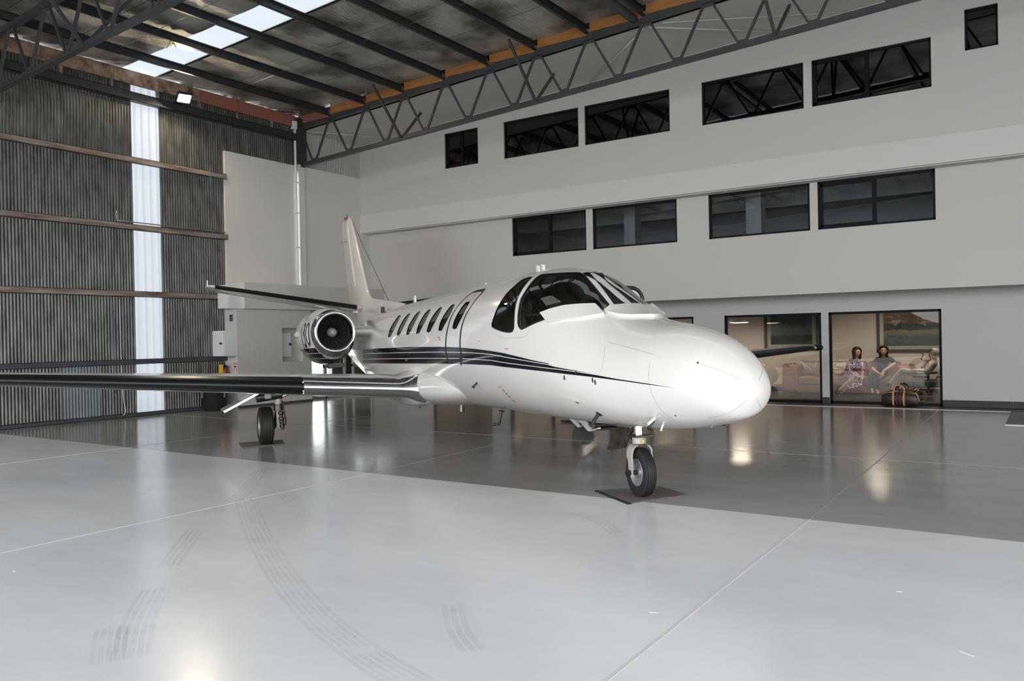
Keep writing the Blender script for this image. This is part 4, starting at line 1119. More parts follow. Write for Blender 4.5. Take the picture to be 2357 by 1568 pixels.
# tailplane
def tle(y):
    a = abs(y); r0 = sym(826, 706.5, -.20); r1 = sym(476, 656.5, -3.30); k = (a-.20)/(3.30-.20)
    return np.array([r0[0]+(r1[0]-r0[0])*k, y, r0[2]+(r1[2]-r0[2])*k])
def tch(y): return 1.48-.17*abs(y)
for s in (-1, 1):
    ysp = [.0, .2, 1.0, 2.0, 3.1]; secs = [section(tle(s*y), tch(y), .10, (0, 0, 1), .04, camber=0) for y in ysp]
    for dy, cs in ((3.2, .93), (3.27, .75), (3.30, .5)):
        L0 = tle(s*dy); c0 = tch(dy); secs.append(section(L0-np.array([c0*(1-cs)*.4, 0, 0]), c0*cs, .10*cs, (0, 0, 1), .04, camber=0))
    loft('tailplane', secs, M['jwhite'], jet)
    loft('tailplane_boot', [section(tle(s*y), tch(y), .10, (0, 0, 1), .04, x1=.085, grow=.004, camber=0) for y in (.24, 1, 2, 3.15)], M['boot'], jet, caps=False)
    P = [tle(s*y)+np.array([-tch(y)*.66, 0, -.061*tch(y)]) for y in (.3, 1.2, 2.2, 3.1)]
    MB().tube(P, .005, 4).build('elevator_seam', M['seam'], jet)
    q = tle(s*3.28); MB().box(q[0]-.30, q[0]-.12, q[1]-.012, q[1]+.012, q[2]-.02, q[2]+.11).build('elevator_horn', M['jwhite'], jet, bevel=.01)

# ---- engines
EX, EY, EZ = sym(772, 764, -1.45)[0], 1.45, sym(772, 764, -1.45)[2]
NAC = [(-.02, .300), (-.0, .322), (-.05, .352), (-.14, .382), (-.30, .412), (-.55, .435), (-.90, .44), (-1.3, .425), (-1.7, .39), (-2.0, .35), (-2.22, .30)]
M['duct'] = mat('inlet_duct', (.055, .05, .045), .35, .5)
M['blade'] = mat('fan_blade', (.10, .10, .105), .35, .8)
M['spinner'] = mat('spinner', (.32, .31, .30), .45, .2)
def nac_k(t): return 1+.25*min(1, max(0, (-t-.02)/.38))**.8 if t > -1.3 else 1+.25*max(0, (t+2.25)/.95)
def belly(o):
    for v_ in o.data.vertices:
        if v_.co.z < 0: v_.co.z *= nac_k(v_.co.x)
    o.data.update(); return o
def nac_r(t): return float(np.interp(-t, [-p[0] for p in NAC[1:]], [p[1] for p in NAC[1:]]))
for s in (-1, 1):
    o_ = np.array([EX, s*EY, EZ]); n_ = 'starboard' if s < 0 else 'port'
    en = empty('engine', tuple(o_), 0, jet)
    nc_ = MB().lathe([p for p in NAC if p[0] <= -.14]+[(-2.20, .27), (-1.9, .25)], (0, 0, 0), (1, 0, 0), 64).build('nacelle', M['jwhite'], en, smooth=True, angle=40); belly(nc_)
    prof = [(-.145, .3835)]
    for k in range(15):
        a = math.radians(70-180*k/14); prof.append((-.045+.045*math.cos(a), .325+.032*math.sin(a)))
    prof += [(-.08, .290), (-.16, .275)]
    lp = MB().lathe([(-.145, .3845), (-.10, .372), (-.06, .358)]+prof[2:], (0, 0, 0), (1, 0, 0), 64).build('polished_lip', M['chrome'], en, smooth=True)
    for v_ in lp.data.vertices:
        if v_.co.z < 0 and math.hypot(v_.co.y, v_.co.z) > .335: v_.co.z *= nac_k(v_.co.x)
    MB().lathe([(-.15, .277), (-.25, .268), (-.45, .275), (-.46, .0)], (0, 0, 0), (1, 0, 0), 48).build('inlet_duct', M['duct'], en, smooth=True, angle=40)
    MB().lathe([(-.34, .085), (-.26, .080), (-.20, .065), (-.155, .040), (-.14, .018), (-.135, 0)], (0, 0, 0), (1, 0, 0), 32).build('spinner', M['spinner'], en, smooth=True)
    nb = 18
    for k in range(nb):
        a0 = 2*PI*k/nb; rows = []
        for i in range(8):
            r = .078+(.268-.078)*i/7; tw = math.radians(28+36*i/7); swp = a0+.32*(i/7)**1.6; c = .075+.02*i/7
            er = np.array([0, math.cos(swp), math.sin(swp)]); et = np.array([0, -math.sin(swp), math.cos(swp)])
            rows.append([np.array([-.31, 0, 0])+er*r+(np.array([math.cos(tw), 0, 0])+et*math.sin(tw)*1.0)*c*q for q in (-.5, 0, .5)])
        MB().grid(rows).build('fan_blade', M['blade'], en, smooth=True)
    MB().lathe([(-2.05, .22), (-2.35, .20), (-2.35, .18), (-2.05, .19)], (0, 0, 0), (1, 0, 0), 40).build('exhaust_pipe', M['gunmetal'], en, smooth=True, angle=40)
    # black bands round the lower nacelle
    for za, zb_ in ((-.262, -.345), (-.355, -.437), (-.447, -.62)):
        rows = []
        for t in np.linspace(-.165, -2.1, 34):
            r = nac_r(t)+.002; k_ = nac_k(t)
            if r*k_ <= abs(za)+.004: continue
            a1 = math.acos(min(1, -za/(r*k_))); a2 = math.acos(min(1, -zb_/(r*k_))); rows.append([(t, r*math.sin(a), -r*k_*math.cos(a)) for a in np.linspace(a2, a1, 9)])
        if len(rows) > 1:
            MB().grid(rows).build('nacelle_band', M['jblack'], en, smooth=True)
            MB().grid([[(x, -y, z) for x, y, z in r] for r in rows]).build('nacelle_band', M['jblack'], en, smooth=True)
    # registration figures on the outboard side
    cu = bpy.data.curves.new('registration', 'FONT'); cu.body = '130'; cu.size = .56; cu.resolution_u = 4
    to = bpy.data.objects.new('registration', cu); COL.objects.link(to); bpy.context.view_layer.update()
    me = bpy.data.meshes.new_from_object(to.evaluated_get(bpy.context.evaluated_depsgraph_get())); bpy.data.objects.remove(to)
    bm = bmesh.new(); bm.from_mesh(me); bmesh.ops.triangulate(bm, faces=bm.faces); bmesh.ops.subdivide_edges(bm, edges=[e_ for e_ in bm.edges if e_.calc_length() > .05], cuts=3, use_grid_fill=True)
    xmax = max(v_.co.x for v_ in bm.verts)
    for v_ in bm.verts:
        t = -.215-(xmax-v_.co.x)*.8 if s < 0 else -.215-v_.co.x*.8
        r = nac_r(t)+.003; a = (v_.co.y-.20)/.42
        v_.co = Vector((t, s*r*math.cos(a), r*math.sin(a)*(nac_k(t) if a < 0 else 1)))
    bm.to_mesh(me); bm.free(); me.materials.clear(); me.materials.append(M['jblack']); link('registration', me, None, en)
    # drain mast and vents under the nacelle
    MB().box(-.62, -.45, -.03, .03, -.62, -.52).build('drain_mast', M['gunmetal'], en, bevel=.01)
    MB().box(-.75, -.45, -s*.16-.02, -s*.16+.02, -.530, -.495).build('vent_slot', M['black'], en)
    MB().lathe([(-1.25, .0), (-1.2, .05), (-1.0, .07), (-.85, .05), (-.8, 0)], (-.35, s*.40, .0), (1, 0, 0), 16).build('nacelle_blister', M['jwhite'], en, smooth=True)
    # pylon
    secs = [section((-.32, y_, .02), 1.9, .11, (0, 0, 1), 0, camber=0) for y_ in (-s*.34, -s*.55, -s*.72, -s*.95)]
    loft('pylon', secs, M['jwhite'], en)
    for k in range(5): MB().box(-.52+.0*k, -.46, -s*(.60+.03*k)-.008, -s*(.60+.03*k)+.008, -.03, .055).build('pylon_louvre', M['black'], en)

# ---- aerials and small fittings on the skin
def blade(px_base, h, w, th, m, lean=-.3, name='blade_antenna'):
    X = sym(*px_base); z0 = float(fZT(math.sqrt(XT-X[0])))-.01
    MB().prism([(X[0]-w/2, -th/2, z0), (X[0]+w/2, -th/2, z0), (X[0]+w/2+lean*h, -th/2, z0+h), (X[0]-w*.25+lean*h, -th/2, z0+h)], (0, 1, 0), th).build(name, m, jet, bevel=.004)
blade((1238.5, 627), .105, .07, .03, M['jwhite'], -.08); blade((1250, 625.5), .10, .07, .03, M['jwhite'], -.08)
blade((955, 696), .16, .10, .03, M['jwhite'], -.05); blade((1120, 655), .06, .06, .02, M['jwhite'], -.5)
d0 = cast([(1207, 634)])[0][0]; MB().lathe([(0, .09), (.012, .085), (.02, .06), (.022, 0)], (d0[0], 0, float(fZT(math.sqrt(XT-d0[0])))-.004), (0, 0, 1), 24).build('gps_antenna', M['white_plastic'], jet, smooth=True)
def skin_tube(px0, offs, r, m, name, n=10, both=False, foot=None):
    p0 = cast([px0])[0][0]; nn = f_nrm(p0[None])[0]
    pts = [p0-nn*.01]+[p0+np.array(o_) for o_ in offs]
    for s in ((1, -1) if both else (1,)):
        q = [mirror(p) for p in pts] if s < 0 else pts
        MB().tube(q, r, n).build(name, m, jet, smooth=True, angle=50)
        if foot: MB().lathe([(-.005, foot), (.006, foot*.9), (.012, foot*.4)], mirror(p0) if s < 0 else p0, mirror(nn) if s < 0 else nn, 16).build(name+'_foot', m, jet, smooth=True)
skin_tube((1155, 946), [(0.0, -.02, -.06), (-.02, -.03, -.16), (.0, -.03, -.165), (-.06, -.10, -.17)], .018, M['black'], 'drain_mast', foot=.045)
skin_tube((1379, 953), [(.0, -.05, -.05), (0, -.08, -.10), (.05, -.09, -.105)], .017, M['black'], 'drain_probe', foot=.035)
skin_tube((1508, 964), [(0, -.06, -.035), (0, -.075, -.045)], .013, M['jwhite'], 'pitot_mast', both=True)
skin_tube((1505, 970), [(0, -.055, -.05), (.005, -.06, -.06), (.07, -.06, -.065), (.10, -.06, -.065)], .013, M['gunmetal'], 'pitot_head', both=True)
skin_tube((1527, 978), [(.0, -.015, -.02), (-.01, -.02, -.05)], .010, M['jwhite'], 'probe_stub', both=True)
skin_tube((1098, 881), [(.0, -.04, -.04), (-.02, -.05, -.05), (.03, -.05, -.055)], .012, M['gunmetal'], 'outside_air_probe')
skin_tube((970, 925), [(0, -.01, -.06), (-.01, -.02, -.10), (-.08, -.02, -.10)], .010, M['gunmetal'], 'belly_probe')
for q in ((1298, 862), (1363, 867), (1369, 872), (1325, 850)): skin_tube(q, [(.01, -.006, -.03), (.02, -.008, -.05)], .006, M['gunmetal'], 'door_latch')
for q in ((1606, 835), (1555, 957)): skin_tube(q, [(.002, -.002, 0)], .008, M['black'], 'static_port')
for k, x in enumerate((-4.36, -4.50)): MB().box(x-.03, x+.03, -.16-.004, -.16+.004, .585, .72).build('marker_antenna', M['jwhite'] if k else M['gunmetal'], jet)

# ---- nose gear
NGX = .03
ng = empty('nose_gear', (0, 0, 0), 0, jet); gz = ground_z(0)+.012
WR, WW = .235, .115; st_a = math.radians(-6)
def wheel(parent, c, R, Wd, rim, ax, ribs, name='wheel'):
    c = np.asarray(c, float); g = MB(); pr = []
    rr = R*rim
    pr.append((-Wd*.42, rr)); pr.append((-Wd*.5, rr+.25*(R-rr))); pr.append((-Wd*.5, rr+.55*(R-rr))); pr.append((-Wd*.46, rr+.82*(R-rr))); pr.append((-Wd*.38, rr+.95*(R-rr)))
    for k in range(ribs):
        a, b_ = -Wd*.34+Wd*.68*k/ribs, -Wd*.34+Wd*.68*(k+1)/ribs; e_ = (b_-a)*.13
        crown = lambda t: R-(abs(t)/Wd)**2*R*.10
        pr += [(a+e_*.2, crown(a)-.010), (a+e_, crown(a)), (b_-e_, crown(b_)), (b_-e_*.2, crown(b_)-.010)]
    pr += [(-t, r) for t, r in pr[4::-1]]
    g.lathe(pr, c, ax, 56).build(name+'_tyre', M['rubber'], parent, smooth=True, angle=35)
    h = MB()
    for s in (-1, 1):
        h.lathe([(s*Wd*.42, rr*1.005), (s*Wd*.47, rr*.97), (s*Wd*.40, rr*.88), (s*Wd*.22, rr*.72), (s*Wd*.20, rr*.40), (s*Wd*.34, rr*.33), (s*Wd*.36, rr*.18), (s*Wd*.36, 0)], c, ax, 40)
    h.build(name+'_hub', M['alu_grey'], parent, smooth=True, angle=30)
M['alu_grey'] = mat('grey_wheel_hub', (.24, .245, .25), .42, .4)
wax = np.array([math.sin(-st_a), math.cos(st_a), 0]); wfw = np.array([math.cos(st_a), math.sin(st_a), 0]); wc = np.array([.0, 0, gz+WR-.004])
wheel(ng, wc, WR, WW, .56, wax, 5)
MB().tube([(-.03, 0, .98), (-.013, 0, .58)], .048, 24).build('strut', M['chrome'], ng, smooth=True, angle=60)
MB().tube([(-.014, 0, .595), (-.012, 0, .515)], .066, 24).build('strut_collar', M['gear'], ng, smooth=True, angle=50)
top = np.array([-.012, 0, .508])
def fork_pt(s, k):
    P = [top+wax*s*.0, top+wax*s*.055+np.array([0, 0, -.004]), top+wax*s*.095+np.array([0, 0, -.045]), top+wax*s*.105+np.array([0, 0, -.11]), wc+wax*s*.105+np.array([0, 0, .10]), wc+wax*s*.105+np.array([0, 0, -.02])]
    return P
for s in (-1, 1):
    P = smooth_line(fork_pt(s, 0), 22); mb = MB(); rows = []
    for i, p in enumerate(P):
        wd = np.interp(i, [0, 6, 21], [.075, .060, .030]); rows.append([p+wfw*wd+wax*s*.009, p+wfw*wd-wax*s*.009, p-wfw*wd-wax*s*.009, p-wfw*wd+wax*s*.009, p+wfw*wd+wax*s*.009])
    mb.grid(rows).build('fork_arm', M['gear'], ng, smooth=True, angle=40)
MB().tube([wc-wax*.15, wc+wax*.15], .022, 16).build('axle', M['gunmetal'], ng, smooth=True, angle=50)
MB().lathe([(-.15, 0), (-.15, .032), (-.118, .032), (-.118, 0)], wc, wax, 6).build('axle_nut', M['gunmetal'], ng)
MB().obox((.03, 0, .592), wfw*.075, wax*.10, (0, 0, .010)).build('steering_bracket', M['gunmetal'], ng, bevel=.006)
MB().tube([(-.07, 0, .68), (-.19, 0, .58), (-.08, 0, .52)], .018, 8).build('torque_link', M['gunmetal'], ng)
MB().tube([(-.08, .03, .66), (-.17, .03, .78)], .012, 8).build('drag_brace', M['black'], ng)
MB().lathe([(0, 0), (0, .014), (.012, .014), (.012, 0)], top+wfw*.066+np.array([0, 0, .035]), wfw, 10).build('grease_fitting', M['yellow'], ng)
# doors either side of the nose gear
DRp = [(1424, 981), (1452, 986), (1449.5, 1009), (1441, 1030), (1437, 1032), (1402, 1036), (1399, 1034), (1413, 993)]
pd = [sym(q[0], q[1], .10) for q in DRp]
M['dirty'] = mat('oily_door_inside', (.10, .08, .06), .35, .4, noise=(9, .8, (1, 1, 1), (.012, .01, .009)))
MB().prism(pd, (0, -1, 0), .012).build('gear_door', M['dirty'], ng)
MB().tube([(-.12, .03, .62), (-.20, .085, .52)], .012, 8).build('door_link', M['gunmetal'], ng)

# ---- main gear
MXg, MYg = -6.03, 2.72
for s in (-1, 1):
    mg = empty('main_gear', (0, 0, 0), 0, jet); gz = ground_z(MXg)+.012; R = .285; c = np.array([MXg-.05, s*MYg, gz+R-.004])
    wheel(mg, c, R, .20, .55, np.array([0, 1.0, 0]), 5, 'main_wheel')
    iy = -s      # towards the fuselage
    sy = s*MYg+iy*.17
    MB().tube([(MXg+.12, sy, 1.06), (MXg+.12, sy, .72)], .058, 20).build('strut', M['gear'], mg, smooth=True, angle=50)
    MB().tube([(MXg+.12, sy, .76), (MXg+.12, sy, .66)], .072, 20).build('strut_collar', M['gunmetal'], mg, smooth=True, angle=50)
    MB().tube([(MXg+.12, sy, .70), (MXg-.02, sy, .48), c+np.array([0, iy*.12, 0])], [.05, .055, .045], 14).build('trailing_link', M['gunmetal'], mg, smooth=True)
    MB().tube([(MXg+.13, sy, .66), (MXg+.06, sy, .40)], .034, 14).build('shock_absorber', M['gear'], mg, smooth=True, angle=50)
    for k, (z, r_) in enumerate(((.62, .045), (.575, .030), (.535, .042), (.49, .034), (.45, .026), (.415, .032), (.385, .020))): MB().lathe([(-.024, 0), (-.024, r_*.8), (-.012, r_), (.012, r_), (.024, r_*.8), (.024, 0)], (MXg+.16-.008*k, sy+iy*(.03+.004*k), z), (-.12, .1, 1), 14).build('brake_fitting', M['gunmetal'], mg, smooth=True, angle=50)
    MB().tube([c+np.array([0, iy*.14, 0]), c-np.array([0, iy*.04, 0])], .055, 16).build('brake_drum', M['gunmetal'], mg, smooth=True, angle=50)
    MB().tube(smooth_line([(MXg+.18, sy+iy*.05, .80), (MXg+.20, sy+iy*.08, .60), (MXg+.14, sy+iy*.09, .45), c+np.array([.05, iy*.12, 0])], 16), .010, 8).build('brake_hose', M['black'], mg, smooth=True)
    # trunnion housing under the wing
    MB().tube([(MXg+.16, sy-iy*.32, .865), (MXg+.16, sy+iy*.05, .90)], [.075, .062], 18).build('trunnion', M['gunmetal'], mg, smooth=True, angle=50)
    MB().obox((MXg+.22, sy-iy*.16, .90), (.03, 0, 0), (0, .05, 0), (0, 0, .06)).build('uplock_lug', M['gear'], mg, bevel=.02)
    MB().tube([(MXg+.18, sy+iy*.02, .86), (MXg+.18, sy+iy*.42, .995)], .022, 14).build('side_brace', M['chrome'], mg, smooth=True, angle=50)
    # splayed outboard door
    A0 = np.array([MXg, s*(MYg+.02), 1.00]); A1 = np.array([MXg, s*(MYg+.62), .69]); dd = A1-A0; dd /= np.linalg.norm(dd)
    MB().obox((A0+A1)/2+np.array([.05, 0, 0]), (.32, 0, 0), dd*np.linalg.norm(A1-A0)/2, np.cross(dd, (1, 0, 0))*.012).build('gear_door', M['jwhite'], mg, bevel=.006)
    MB().obox((A0+A1)/2+np.array([.375, 0, 0]), (.012, 0, 0), dd*np.linalg.norm(A1-A0)/2, np.cross(dd, (1, 0, 0))*.020).build('door_edge', M['chrome'], mg, bevel=.006)
    for k in (.95, 1.25): MB().box(MXg+.25, MXg+.30, s*(MYg+k-.35)-.008, s*(MYg+k-.35)+.008, .90, 1.04).build('door_hinge', M['gunmetal'], mg)

# ---- open cabin door and airstair on the port side
rows = []
for xx in np.linspace(-2.36, -3.06, 10):
    uu = math.sqrt(XT-xx); rows.append([mirror(f_surf(uu, t)+f_nrm(f_surf(uu, t)[None])[0]*.004) for t in np.linspace(-.78, 1.0, 24)])
MB().grid(rows).build('dark_entry_sheet', mat('painted_entry_shade', (.03, .026, .022), .8), jet, smooth=True)  # dark sheet over the uncut skin; the doorway's shade is painted into its colour
M['step'] = mat('step_tread', (.02, .02, .022), .7)
dq = sym(1470, 664, 1.42)
dx, dz = dq[0], dq[2]
od = empty('cabin_door', (0, 0, 0), 0, jet)
outline = []
for k in range(9):
    a = PI/2*k/8; outline.append((dx, 1.02+.26+.16*math.sin(a), dz-.16+.16*math.cos(a)))
outline = [(dx, .86, dz)]+outline+[(dx, 1.44, dz-1.05), (dx, 1.34, dz-1.2), (dx, .86, dz-1.2)]
MB().prism(outline, (1, 0, 0), .05).build('door_panel', M['jwhite'], od, bevel=.008)
rim = [np.array(p)+np.array([.05, 0, 0]) for p in outline]
MB().tube(rim+[rim[0]], .026, 8).build('door_seal', M['seal'], od, smooth=True)
ste = empty('airstair', (0, 0, 0), 0, jet)
def flat(nm, pts, yq, th, m):
    MB().prism([sym(*q, yq) for q in Z((1240, 800), 6.547, pts)], (0, 1, 0), th).build(nm, m, ste)
flat('stair_rail', [(400, 1020), (490, 1035), (635, 1195), (590, 1207)], 1.05, .04, M['white_plastic'])
flat('stair_rail', [(545, 1040), (625, 1055), (800, 1237), (895, 1208), (895, 1230), (770, 1267), (735, 1257)], 1.05, .04, M['white_plastic'])
flat('stair_rail', [(545, 1040), (625, 1055), (800, 1237), (895, 1208), (895, 1230), (770, 1267), (735, 1257)], 1.45, .04, M['white_plastic'])
for (a, b_), z0 in (((330, 830), 1112), ((640, 890), 1205)):
    A, B = sym(*Z((1240, 800), 6.547, [(a, z0)])[0], 1.07), sym(*Z((1240, 800), 6.547, [(b_, z0)])[0], 1.07)
    MB().box(min(A[0], B[0]), max(A[0], B[0]), 1.07, 1.47, A[2]-.012, A[2]+.012).build('stair_tread', M['step'], ste)
# ================================================================ MATS UNDER THE WHEELS
M['carpet'] = mat('brown_carpet_mat', (.15, .13, .12), .95, noise=(60, .35), bump=(90, .6))
def mat_sheet(name, pts, label, strip=None):
    c = np.mean(pts, 0); o = empty(name, (c[0], c[1], 0)); tag(o, label, 'mat')
    poly = [np.array([p[0]-c[0], p[1]-c[1], 0]) for p in pts]
    P = []
    for i in range(len(poly)):           # slightly frayed border
        a, b = poly[i], poly[(i+1) % len(poly)]
        for t in np.linspace(0, 1, 14, endpoint=False): P.append(a+(b-a)*t+np.array([random.uniform(-.004, .004), random.uniform(-.004, .004), 0]))
    MB().prism(P, (0, 0, 1), .012).build('carpet', M['carpet'], o)
    if strip:
        a, b = poly[strip[0]], poly[strip[1]]; d = (b-a)/np.linalg.norm(b-a); s = np.array([-d[1], d[0], 0])
        if s@a < 0: s = -s
        MB().bar(a-d*.02+s*.02+(0, 0, .004), b+d*.02+s*.02+(0, 0, .004), .05, .008).build('rubber_edge', M['rubber'], o)
    return o
g = [onz(*q)[:2] for q in ((1380, 1131), (1452, 1160), (1583, 1141), (1518, 1122))]
mat_sheet('wheel_mat', [tuple(p) for p in g], 'brown carpet mat with black edge strip under the nose wheel', (0, 1))
g = [onz(*q)[:2] for q in ((549, 1021), (560, 1032), (655, 1023.5), (650, 1014))]
mat_sheet('wheel_mat', [tuple(p) for p in g], 'dark carpet scrap under the main wheel beside the corrugated wall')
pm = JO+JX*(-6.05)+JY*2.72; mat_sheet('wheel_mat', [(pm[0]-.35, pm[1]-.22), (pm[0]+.35, pm[1]-.25), (pm[0]+.36, pm[1]+.24), (pm[0]-.34, pm[1]+.26)], 'dark carpet scrap under the main wheel on the office side')

# ================================================================ LOUNGE BEHIND THE GLASS
M['lwall'] = mat('lounge_wall', (.52, .47, .42), .8)
M['lceil'] = mat('lounge_ceiling', (.60, .57, .53), .8)
YL = 21.9
mb = MB(); mb.box(XL+.2, 9.0, YL, YL+.1, 0, 2.36); mb.box(XL+.1, XL+.2, YG+.15, YL+.1, 0, 2.36); mb.box(8.95, 9.05, YG+.15, YL+.1, 0, 2.36)
struct(mb.build('wall_lounge', M['lwall']))
struct(MB().box(XL+.1, 9.1, YG+.1, YL+.1, 2.36, 2.42).build('ceiling_lounge', M['lceil']))
struct(MB().box(XL+.2, 9.0, YL-.015, YL, 0, .10).build('baseboard_lounge', M['skirt']))
M['disc'] = mat('lamp_diffuser', (.9, .85, .75), .5, emit=((1, .87, .72), 24))
xl0 = float(ony(1701, 742, 20.4)[0]); zl0 = float(ony(1701, 742, 20.4)[2])
o = empty('pendant_lamp', (xl0, 20.4, zl0)); tag(o, 'round warm pendant lamp hanging in the lounge left of the lake print', 'lamp')
MB().lathe([(.06, 0), (.06, .20), (.05, .24), (.0, .25), (-.01, .235)], (0, 0, 0), (0, 0, 1), 32).build('rim', M['white_plastic'], o, smooth=True, angle=40)
MB().lathe([(-.005, .235), (-.015, .15), (-.018, 0)], (0, 0, 0), (0, 0, 1), 32).build('diffuser', M['disc'], o, smooth=True)
MB().tube([(0, 0, .05), (0, 0, 2.37-zl0)], .006, 6).build('cord', M['black'], o)
for x, yv, lb in ((-1.9, 20.2, 'round warm flush lamp on the lounge ceiling above the charcoal chair'), (-3.4, 20.3, 'round warm flush lamp on the lounge ceiling above the tan sofa'),
                  (-8.6, 20.2, None), (-11.0, 20.2, None), (-13.6, 20.2, None), (3.4, 20.2, None), (6.4, 20.2, None)):
    o = empty('ceiling_lamp', (x, yv, 2.36)); tag(o, lb or 'round warm flush lamp on the lounge ceiling away from the sofa', 'lamp', 'lounge ceiling lamps')
    MB().lathe([(0, 0), (0, .24), (-.04, .25), (-.05, .235)], (0, 0, 0), (0, 0, 1), 32).build('rim', M['white_plastic'], o, smooth=True, angle=40)
    MB().lathe([(-.045, .235), (-.055, .15), (-.058, 0)], (0, 0, 0), (0, 0, 1), 32).build('diffuser', M['disc'], o, smooth=True)

# framed pictures: the prints are flat, so they are painted procedurally
def print_mat(name, bands, zscale, nscale, amp, seed):
    m = bpy.data.materials.new(name); N, L, P = nodes_of(m)
    tc = N.new('ShaderNodeTexCoord'); sx = N.new('ShaderNodeSeparateXYZ'); L.new(tc.outputs['Object'], sx.inputs['Vector'])
    mp = N.new('ShaderNodeMapping'); mp.inputs['Location'].default_value = (seed, 0, 0); mp.inputs['Scale'].default_value = (1, 1, .35); L.new(tc.outputs['Object'], mp.inputs['Vector'])
    nz = N.new('ShaderNodeTexNoise'); nz.inputs['Scale'].default_value = nscale; nz.inputs['Detail'].default_value = 8; L.new(mp.outputs['Vector'], nz.inputs['Vector'])
    mu = N.new('ShaderNodeMath'); mu.operation = 'MULTIPLY_ADD'; mu.inputs[1].default_value = amp; L.new(nz.outputs['Fac'], mu.inputs[0]); 
    mz = N.new('ShaderNodeMath'); mz.operation = 'MULTIPLY'; mz.inputs[1].default_value = zscale; L.new(sx.outputs['Z'], mz.inputs[0]); L.new(mz.outputs[0], mu.inputs[2])
    rp = N.new('ShaderNodeValToRGB'); cr = rp.color_ramp; cr.interpolation = 'LINEAR'
    while len(cr.elements) < len(bands): cr.elements.new(.5)
    for e_, (p, c) in zip(cr.elements, bands): e_.position = p; e_.color = (*c, 1)
    L.new(mu.outputs[0], rp.inputs['Fac']); L.new(rp.outputs['Color'], P.inputs['Base Color']); P.inputs['Roughness'].default_value = .35
    return m
def picture(label, x0, x1, z0, z1, fr, mw, m):
    o = empty('framed_picture', ((x0+x1)/2, YL-.005, z0)); tag(o, label, 'picture'); w = (x1-x0)/2; h = z1-z0
    mb = MB(); d = -.035
    mb.box(-w, -w+fr, d, 0, 0, h); mb.box(w-fr, w, d, 0, 0, h); mb.box(-w, w, d, 0, 0, fr); mb.box(-w, w, d, 0, h-fr, h); mb.build('frame', M['picframe'], o)
    MB().box(-w+fr, w-fr, -.012, 0, fr, h-fr).build('mount', M['mount'], o)
    MB().box(-w+fr+mw, w-fr-mw, -.018, -.01, fr+mw, h-fr-mw).build('print', m, o)
    MB().box(-w+fr, w-fr, -.028, -.025, fr, h-fr).build('glazing', M['clear'], o)
M['picframe'] = mat('charcoal_picture_frame', (.035, .037, .036), .5); M['mount'] = mat('cream_mount', (.55, .48, .42), .8)
lake = print_mat('lake_landscape_print', [(0, (.012, .016, .008)), (.30, (.02, .028, .010)), (.38, (.012, .014, .012)), (.45, (.09, .09, .09)), (.55, (.12, .115, .11)), (.60, (.06, .09, .10)), (.68, (.03, .025, .015)), (.72, (.07, .10, .12)), (1, (.04, .055, .075))], .78, 5, .18, 3.0)
sunset = print_mat('sunset_apron_print', [(0, (.05, .05, .055)), (.33, (.09, .09, .095)), (.40, (.17, .15, .13)), (.44, (.30, .16, .05)), (.47, (.02, .014, .010)), (.56, (.022, .014, .010)), (.60, (.16, .07, .03)), (.8, (.12, .045, .025)), (1, (.06, .02, .015))], .74, 9, .10, 1.0)
xa = lambda px: float(ony(px, 780, YL-.02)[0]); za = lambda px, py: float(ony(px, py, YL-.02)[2])
picture('dark framed lake and mountain print on the lounge wall above the sofa arm', xa(1759.5), xa(1885.5), za(1820, 808), za(1820, 808)+1.15, .075, .10, lake)
picture('dark framed sunset runway print on the lounge wall above the seated women', xa(2018), xa(2190), za(2090, 811), za(2090, 811)+1.22, .07, .09, sunset)

# ---- sofa
M['leather'] = mat('tan_leather', (.26, .10, .036), .48, noise=(3, .3), bump=(30, .12))
sx0, sx1 = -5.75, -2.75; sY0, sY1 = 20.95, 21.86
so = empty('sofa', ((sx0+sx1)/2, (sY0+sY1)/2, 0)); tag(so, 'long tan leather sofa with wide square arms against the lounge wall', 'sofa')
cx, cy = so.location.x, so.location.y
def sbox(nm, x0, x1, y0, y1, z0, z1, bev=.06): return MB().box(x0-cx, x1-cx, y0-cy, y1-cy, z0, z1).build(nm, M['leather'], so, smooth=True, bevel=bev, seg=4)
sbox('base', sx0+.05, sx1-.05, sY0+.03, sY1, .02, .22, .03)
sbox('arm', sx0, sx0+.42, sY0, sY1, .03, .74, .08); sbox('arm', sx1-.3, sx1, sY0, sY1, .03, .72, .08)
for k in range(3):
    a = sx0+.42+(sx1-.3-sx0-.42)*k/3; b = sx0+.42+(sx1-.3-sx0-.42)*(k+1)/3
    sbox('seat_cushion', a+.004, b-.004, sY0-.01, sY1-.25, .20, .43, .055)
    sbox('back_cushion', a+.004, b-.004, sY1-.30, sY1, .30, .78, .08)
def cushion(name, c, w, h, t, rot, tilt, m, label):
    o = empty(name, c, rot); tag(o, label, 'cushion'); rows = []; n = 12; mbf = MB()
    for sgn in (1, -1):
        rows = []
        for i in range(n+1):
            row = []
            for j in range(n+1):
                u, v_ = -1+2*i/n, -1+2*j/n; pin = 1-.10*(u*u*v_*v_) if abs(u*v_) else 1
                th = t*(max(0, 1-u**4)*max(0, 1-v_**4))**.55
                x, z, y_ = u*w/2*(1-.06*(1-v_*v_)*abs(u)), v_*h/2*(1-.06*(1-u*u)*abs(v_)), sgn*th/2
                row.append((x, y_*math.cos(tilt)-z*math.sin(tilt), z*math.cos(tilt)+y_*math.sin(tilt)+h/2))
            rows.append(row)
        mbf.grid(rows)
    b = mbf.build('cover', m, o, smooth=True); return o
p = ony(1864, 846, 21.35)
cu1 = cushion('scatter_cushion', (p[0], 21.40, .40), .48, .42, .16, 0, -.25, mat('brown_linen', (.23, .125, .055), .85), 'brown scatter cushion with white angular line print on the sofa')
